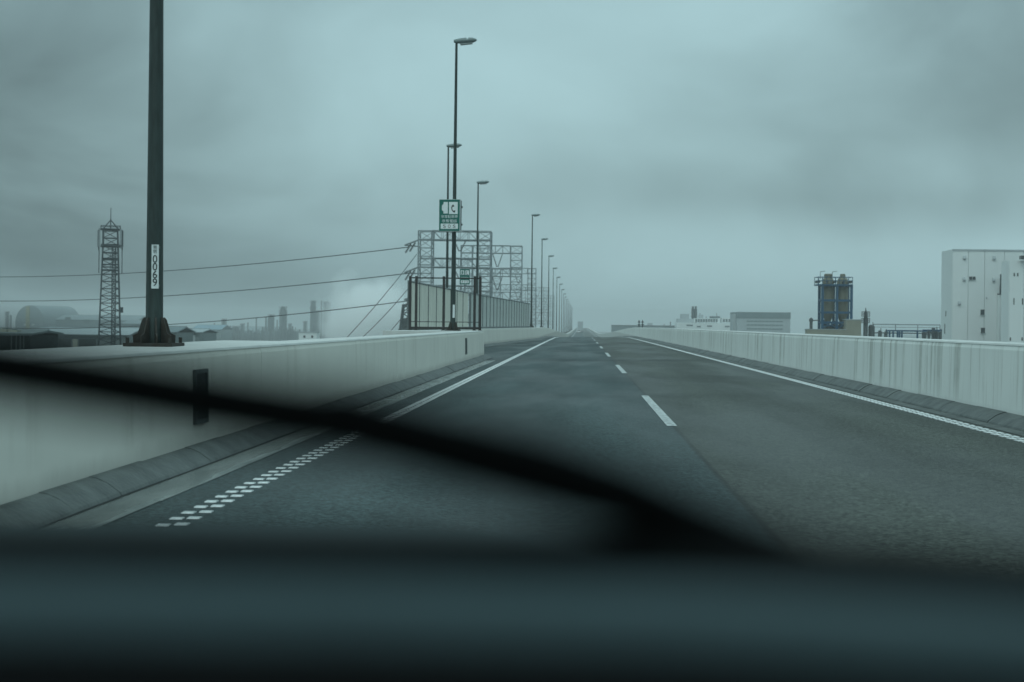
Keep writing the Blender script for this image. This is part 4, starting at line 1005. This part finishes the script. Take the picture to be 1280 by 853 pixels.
# ------------------------------------------------------------------ the car we sit in
XC = -.35
car = thing('car', 'dark blue grey car around the camera, seen as blurred dashboard and bonnet', 'car', (XC, 0, 0)); car.rotation_euler = (0, -ROLL, 0)
car.location = Vector((0, 0, H_EYE)) - Matrix.Rotation(-ROLL, 3, 'Y') @ Vector((-XC, 0, H_EYE))
def cowl_y(x):
    x = abs(x); q = max(0, x - .33)
    return .390 - .08 * x * x - (2.0 * q * q if q < .16 else .0512 + .4 * (q - .16))
ZC = 1.1455
XS = [-.74 + 1.48 * i / 24 for i in range(25)]
dp = [(-.055,-.010),(-.058,.001),(-.062,.0032),(-.076,.0043),(-.085,.0044),(-.091,.0028),(-.095,-.002),(-.101,-.02),(-.115,-.12),(-.13,-.40),(-.05,-.40)]
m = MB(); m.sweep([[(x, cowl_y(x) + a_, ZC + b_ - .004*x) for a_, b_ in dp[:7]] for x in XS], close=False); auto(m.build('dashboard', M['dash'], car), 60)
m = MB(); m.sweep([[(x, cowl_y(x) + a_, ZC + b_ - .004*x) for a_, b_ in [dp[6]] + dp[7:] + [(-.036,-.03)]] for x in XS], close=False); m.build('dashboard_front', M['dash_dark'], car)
cp = [(-.045,-.028),(-.035,-.002),(.0,.0045),(.045,.000),(.055,-.012),(.06,-.06),(-.033,-.06)]
m = MB(); m.sweep([[(x, cowl_y(x) + a_, ZC + b_ - .004*x) for a_, b_ in cp] for x in XS]); m.build('cowl', M['black'], car)
# bonnet with a slight crown
m = MB(); rows = []
for x in XS:
    u = x / .74
    rows.append([(x*(1+.04*s_), cowl_y(x) + .062 + s_ * (.98 - .18*u*u), ZC - .02 - .004*x - .012*u*u - .095*s_ - .012*s_**2.5 - (.05 if s_ > .97 else 0)) for s_ in (0,.1,.25,.4,.55,.7,.82,.9,.96,1.0)])
m.sweep(rows, close=False); auto(m.build('bonnet', M['car_paint'], car), 60)
# windscreen
def pane(x, t): return Vector((x, cowl_y(x)*(1-t) + (.04-.06*x*x)*t, ZC - .004*x + .307*t))
gm = bpy.data.materials.new('windscreen_glass'); gm.use_nodes = True; t = gm.node_tree; t.nodes.clear()
o_ = N(t, 'ShaderNodeOutputMaterial'); tr_ = N(t, 'ShaderNodeBsdfTransparent'); tr_.inputs[0].default_value = (.84, .965, .965, 1)
gl = N(t, 'ShaderNodeBsdfGlossy'); gl.inputs['Roughness'].default_value = .02; geo_ = N(t, 'ShaderNodeNewGeometry'); dt_ = N(t, 'ShaderNodeVectorMath', operation='DOT_PRODUCT')
L_(t, geo_.outputs['Normal'], dt_.inputs[0]); L_(t, geo_.outputs['Incoming'], dt_.inputs[1])
fres = Mth(t, 'ADD', Mth(t, 'MULTIPLY', Mth(t, 'POWER', Mth(t, 'SUBTRACT', 1.0, Mth(t, 'ABSOLUTE', dt_.outputs['Value']), clamp=True), 5.0), .7), .012)
mx_ = N(t, 'ShaderNodeMixShader'); L_(t, fres, mx_.inputs[0]); L_(t, tr_.outputs[0], mx_.inputs[1]); L_(t, gl.outputs[0], mx_.inputs[2]); L_(t, mx_.outputs[0], o_.inputs[0])
m = MB(); m.sweep([[pane(x, k/12) for k in range(13)] for x in XS], close=False); ws = m.build('windscreen', gm, car, smooth=True)
# pillars, roof, flanks so that the cabin is dark
for sx in (-1, 1):
    m = MB()
    for k in range(8):
        a_, b_ = pane(sx*.745, k/8), pane(sx*.745, (k+1)/8); m.tube(a_, b_, .045, n=8)
    m.build('pillar', M['trim'], car)
    m = MB(); m.box(sx*.79-.03, sx*.79+.03, -2.8, .25, .25, 1.0); m.box(sx*.79-.03, sx*.79+.03, .25, 1.35, .25, .80); m.build('flank', M['car_paint'], car)
    m = MB(); m.box(sx*.745-.03, sx*.745+.03, -.75, -.62, 1.0, 1.45); m.build('pillar', M['trim'], car)
    for yy in (.85, -2.1):
        w_ = MB().tube((sx*.72-.09,yy,.3),(sx*.72+.09,yy,.3),.3,n=24).build('wheel', M['tyre'], car); MB().tube((sx*.83-.01,yy,.3),(sx*.83+.01,yy,.3),.2,n=20).build('rim', M['rim'], w_)
m = MB(); rf = []
for x in XS:
    q = .74; u = x/q
    rf.append([(x, y, 1.447 - .004*x + dz - .035*u*u) for y, dz in ((.04-.06*x*x, 0), (-.2, .03), (-.8, .045), (-1.8, .01), (-2.5, -.08), (-2.5, -.12), (-.8, .0), (-.2, -.015), (.02-.06*x*x, -.03))])
m.sweep(rf); m.build('roof', M['trim'], car)
MB().box(-.75,.75,-2.6,-2.5,.25,1.30).build('tailgate', M['car_paint'], car)
MB().box(-.70,.70,-2.45,.5,.24,.30).build('cabin_floor', M['trim'], car)
for sx in (-1, 1):
    s_ = MB(); s_.box(sx*.36-.25, sx*.36+.25, -1.15, -1.0, .5, 1.12); s_.box(sx*.36-.25, sx*.36+.25, -.995, -.45, .42, .56); s_.build('seat', M['trim'], car)
# wiper: arm and blade lying on the outside of the glass
def ray_on_pane(px, py, off):
    dx, dy = px - 726, py - 406
    best = None
    lo, hi = .06, .8
    for _ in range(50):
        y = (lo + hi) / 2; X = dx / F * y - XC; Z = H_EYE - dy / F * y
        tt = (Z - off * .75 - (ZC - .004*X)) / .307; yp = pane(X, tt).y
        if y - off * .66 < yp: lo = y
        else: hi = y
    return Vector((dx / F * y - XC, y, H_EYE - dy / F * y))
wp = thing('wiper', 'black windscreen wiper slanting across the view, out of focus', 'wiper', car.location); wp.rotation_euler = car.rotation_euler
blade_px = [(-130,466),(-20,481),(150,508),(300,534),(430,554),(560,582),(680,612),(780,646),(860,672),(940,692),(1020,708),(1090,722)]
bp_ = [ray_on_pane(*q, .004) for q in blade_px]
nrm = Vector((0, .66, .75)).normalized()
def strip(m, pts, wdt, h0, h1):
    rows = []
    for i, p in enumerate(pts):
        tg = (pts[min(i+1,len(pts)-1)] - pts[max(i-1,0)]).normalized(); k_ = min(1, .35 + .16 * (len(pts) - 1 - i)); sd_ = tg.cross(nrm).normalized() * wdt / 2 * k_
        rows.append([p - sd_ + nrm*h0*k_, p + sd_ + nrm*h0*k_, p + sd_ + nrm*h1*k_, p - sd_ + nrm*h1*k_])
    m.sweep(rows); return m
strip(MB(), bp_, .006, -.003, .004).build('rubber_blade', M['black'], wp)
strip(MB(), bp_, .016, .0045, .0105).build('blade_holder', M['black'], wp)
arm_px = [(405,528),(560,568),(700,614),(800,646),(900,680),(1010,706)]
ap = [ray_on_pane(*q, .014) for q in arm_px]
strip(MB(), ap, .017, -.003, .007).build('arm', M['black'], wp)
j = ap[0]; MB().tube(j - Vector((.03,0,-.008)), j + Vector((.03,0,-.008)), .006, n=10).build('joint', M['black'], wp)
j = ap[-1]; MB().tube(j + Vector((0,0,-.03)), j + Vector((0,0,-.001)), .010, n=16).build('pivot_cap', M['black'], wp)

# ------------------------------------------------------------------ haze: wet air round the whole place
hm = bpy.data.materials.new('haze'); hm.use_nodes = True; t = hm.node_tree; t.nodes.clear()
o_ = N(t, 'ShaderNodeOutputMaterial'); v = N(t, 'ShaderNodeVolumePrincipled'); v.inputs['Color'].default_value = (.97, .985, .99, 1)
v.inputs['Density'].default_value = .0006; v.inputs['Anisotropy'].default_value = .25; L_(t, v.outputs[0], o_.inputs['Volume'])
hz = MB().box(-3000, 3000, -3000, 3000, GROUND - 1, 26).build('haze', hm); tag(hz, kind='stuff')
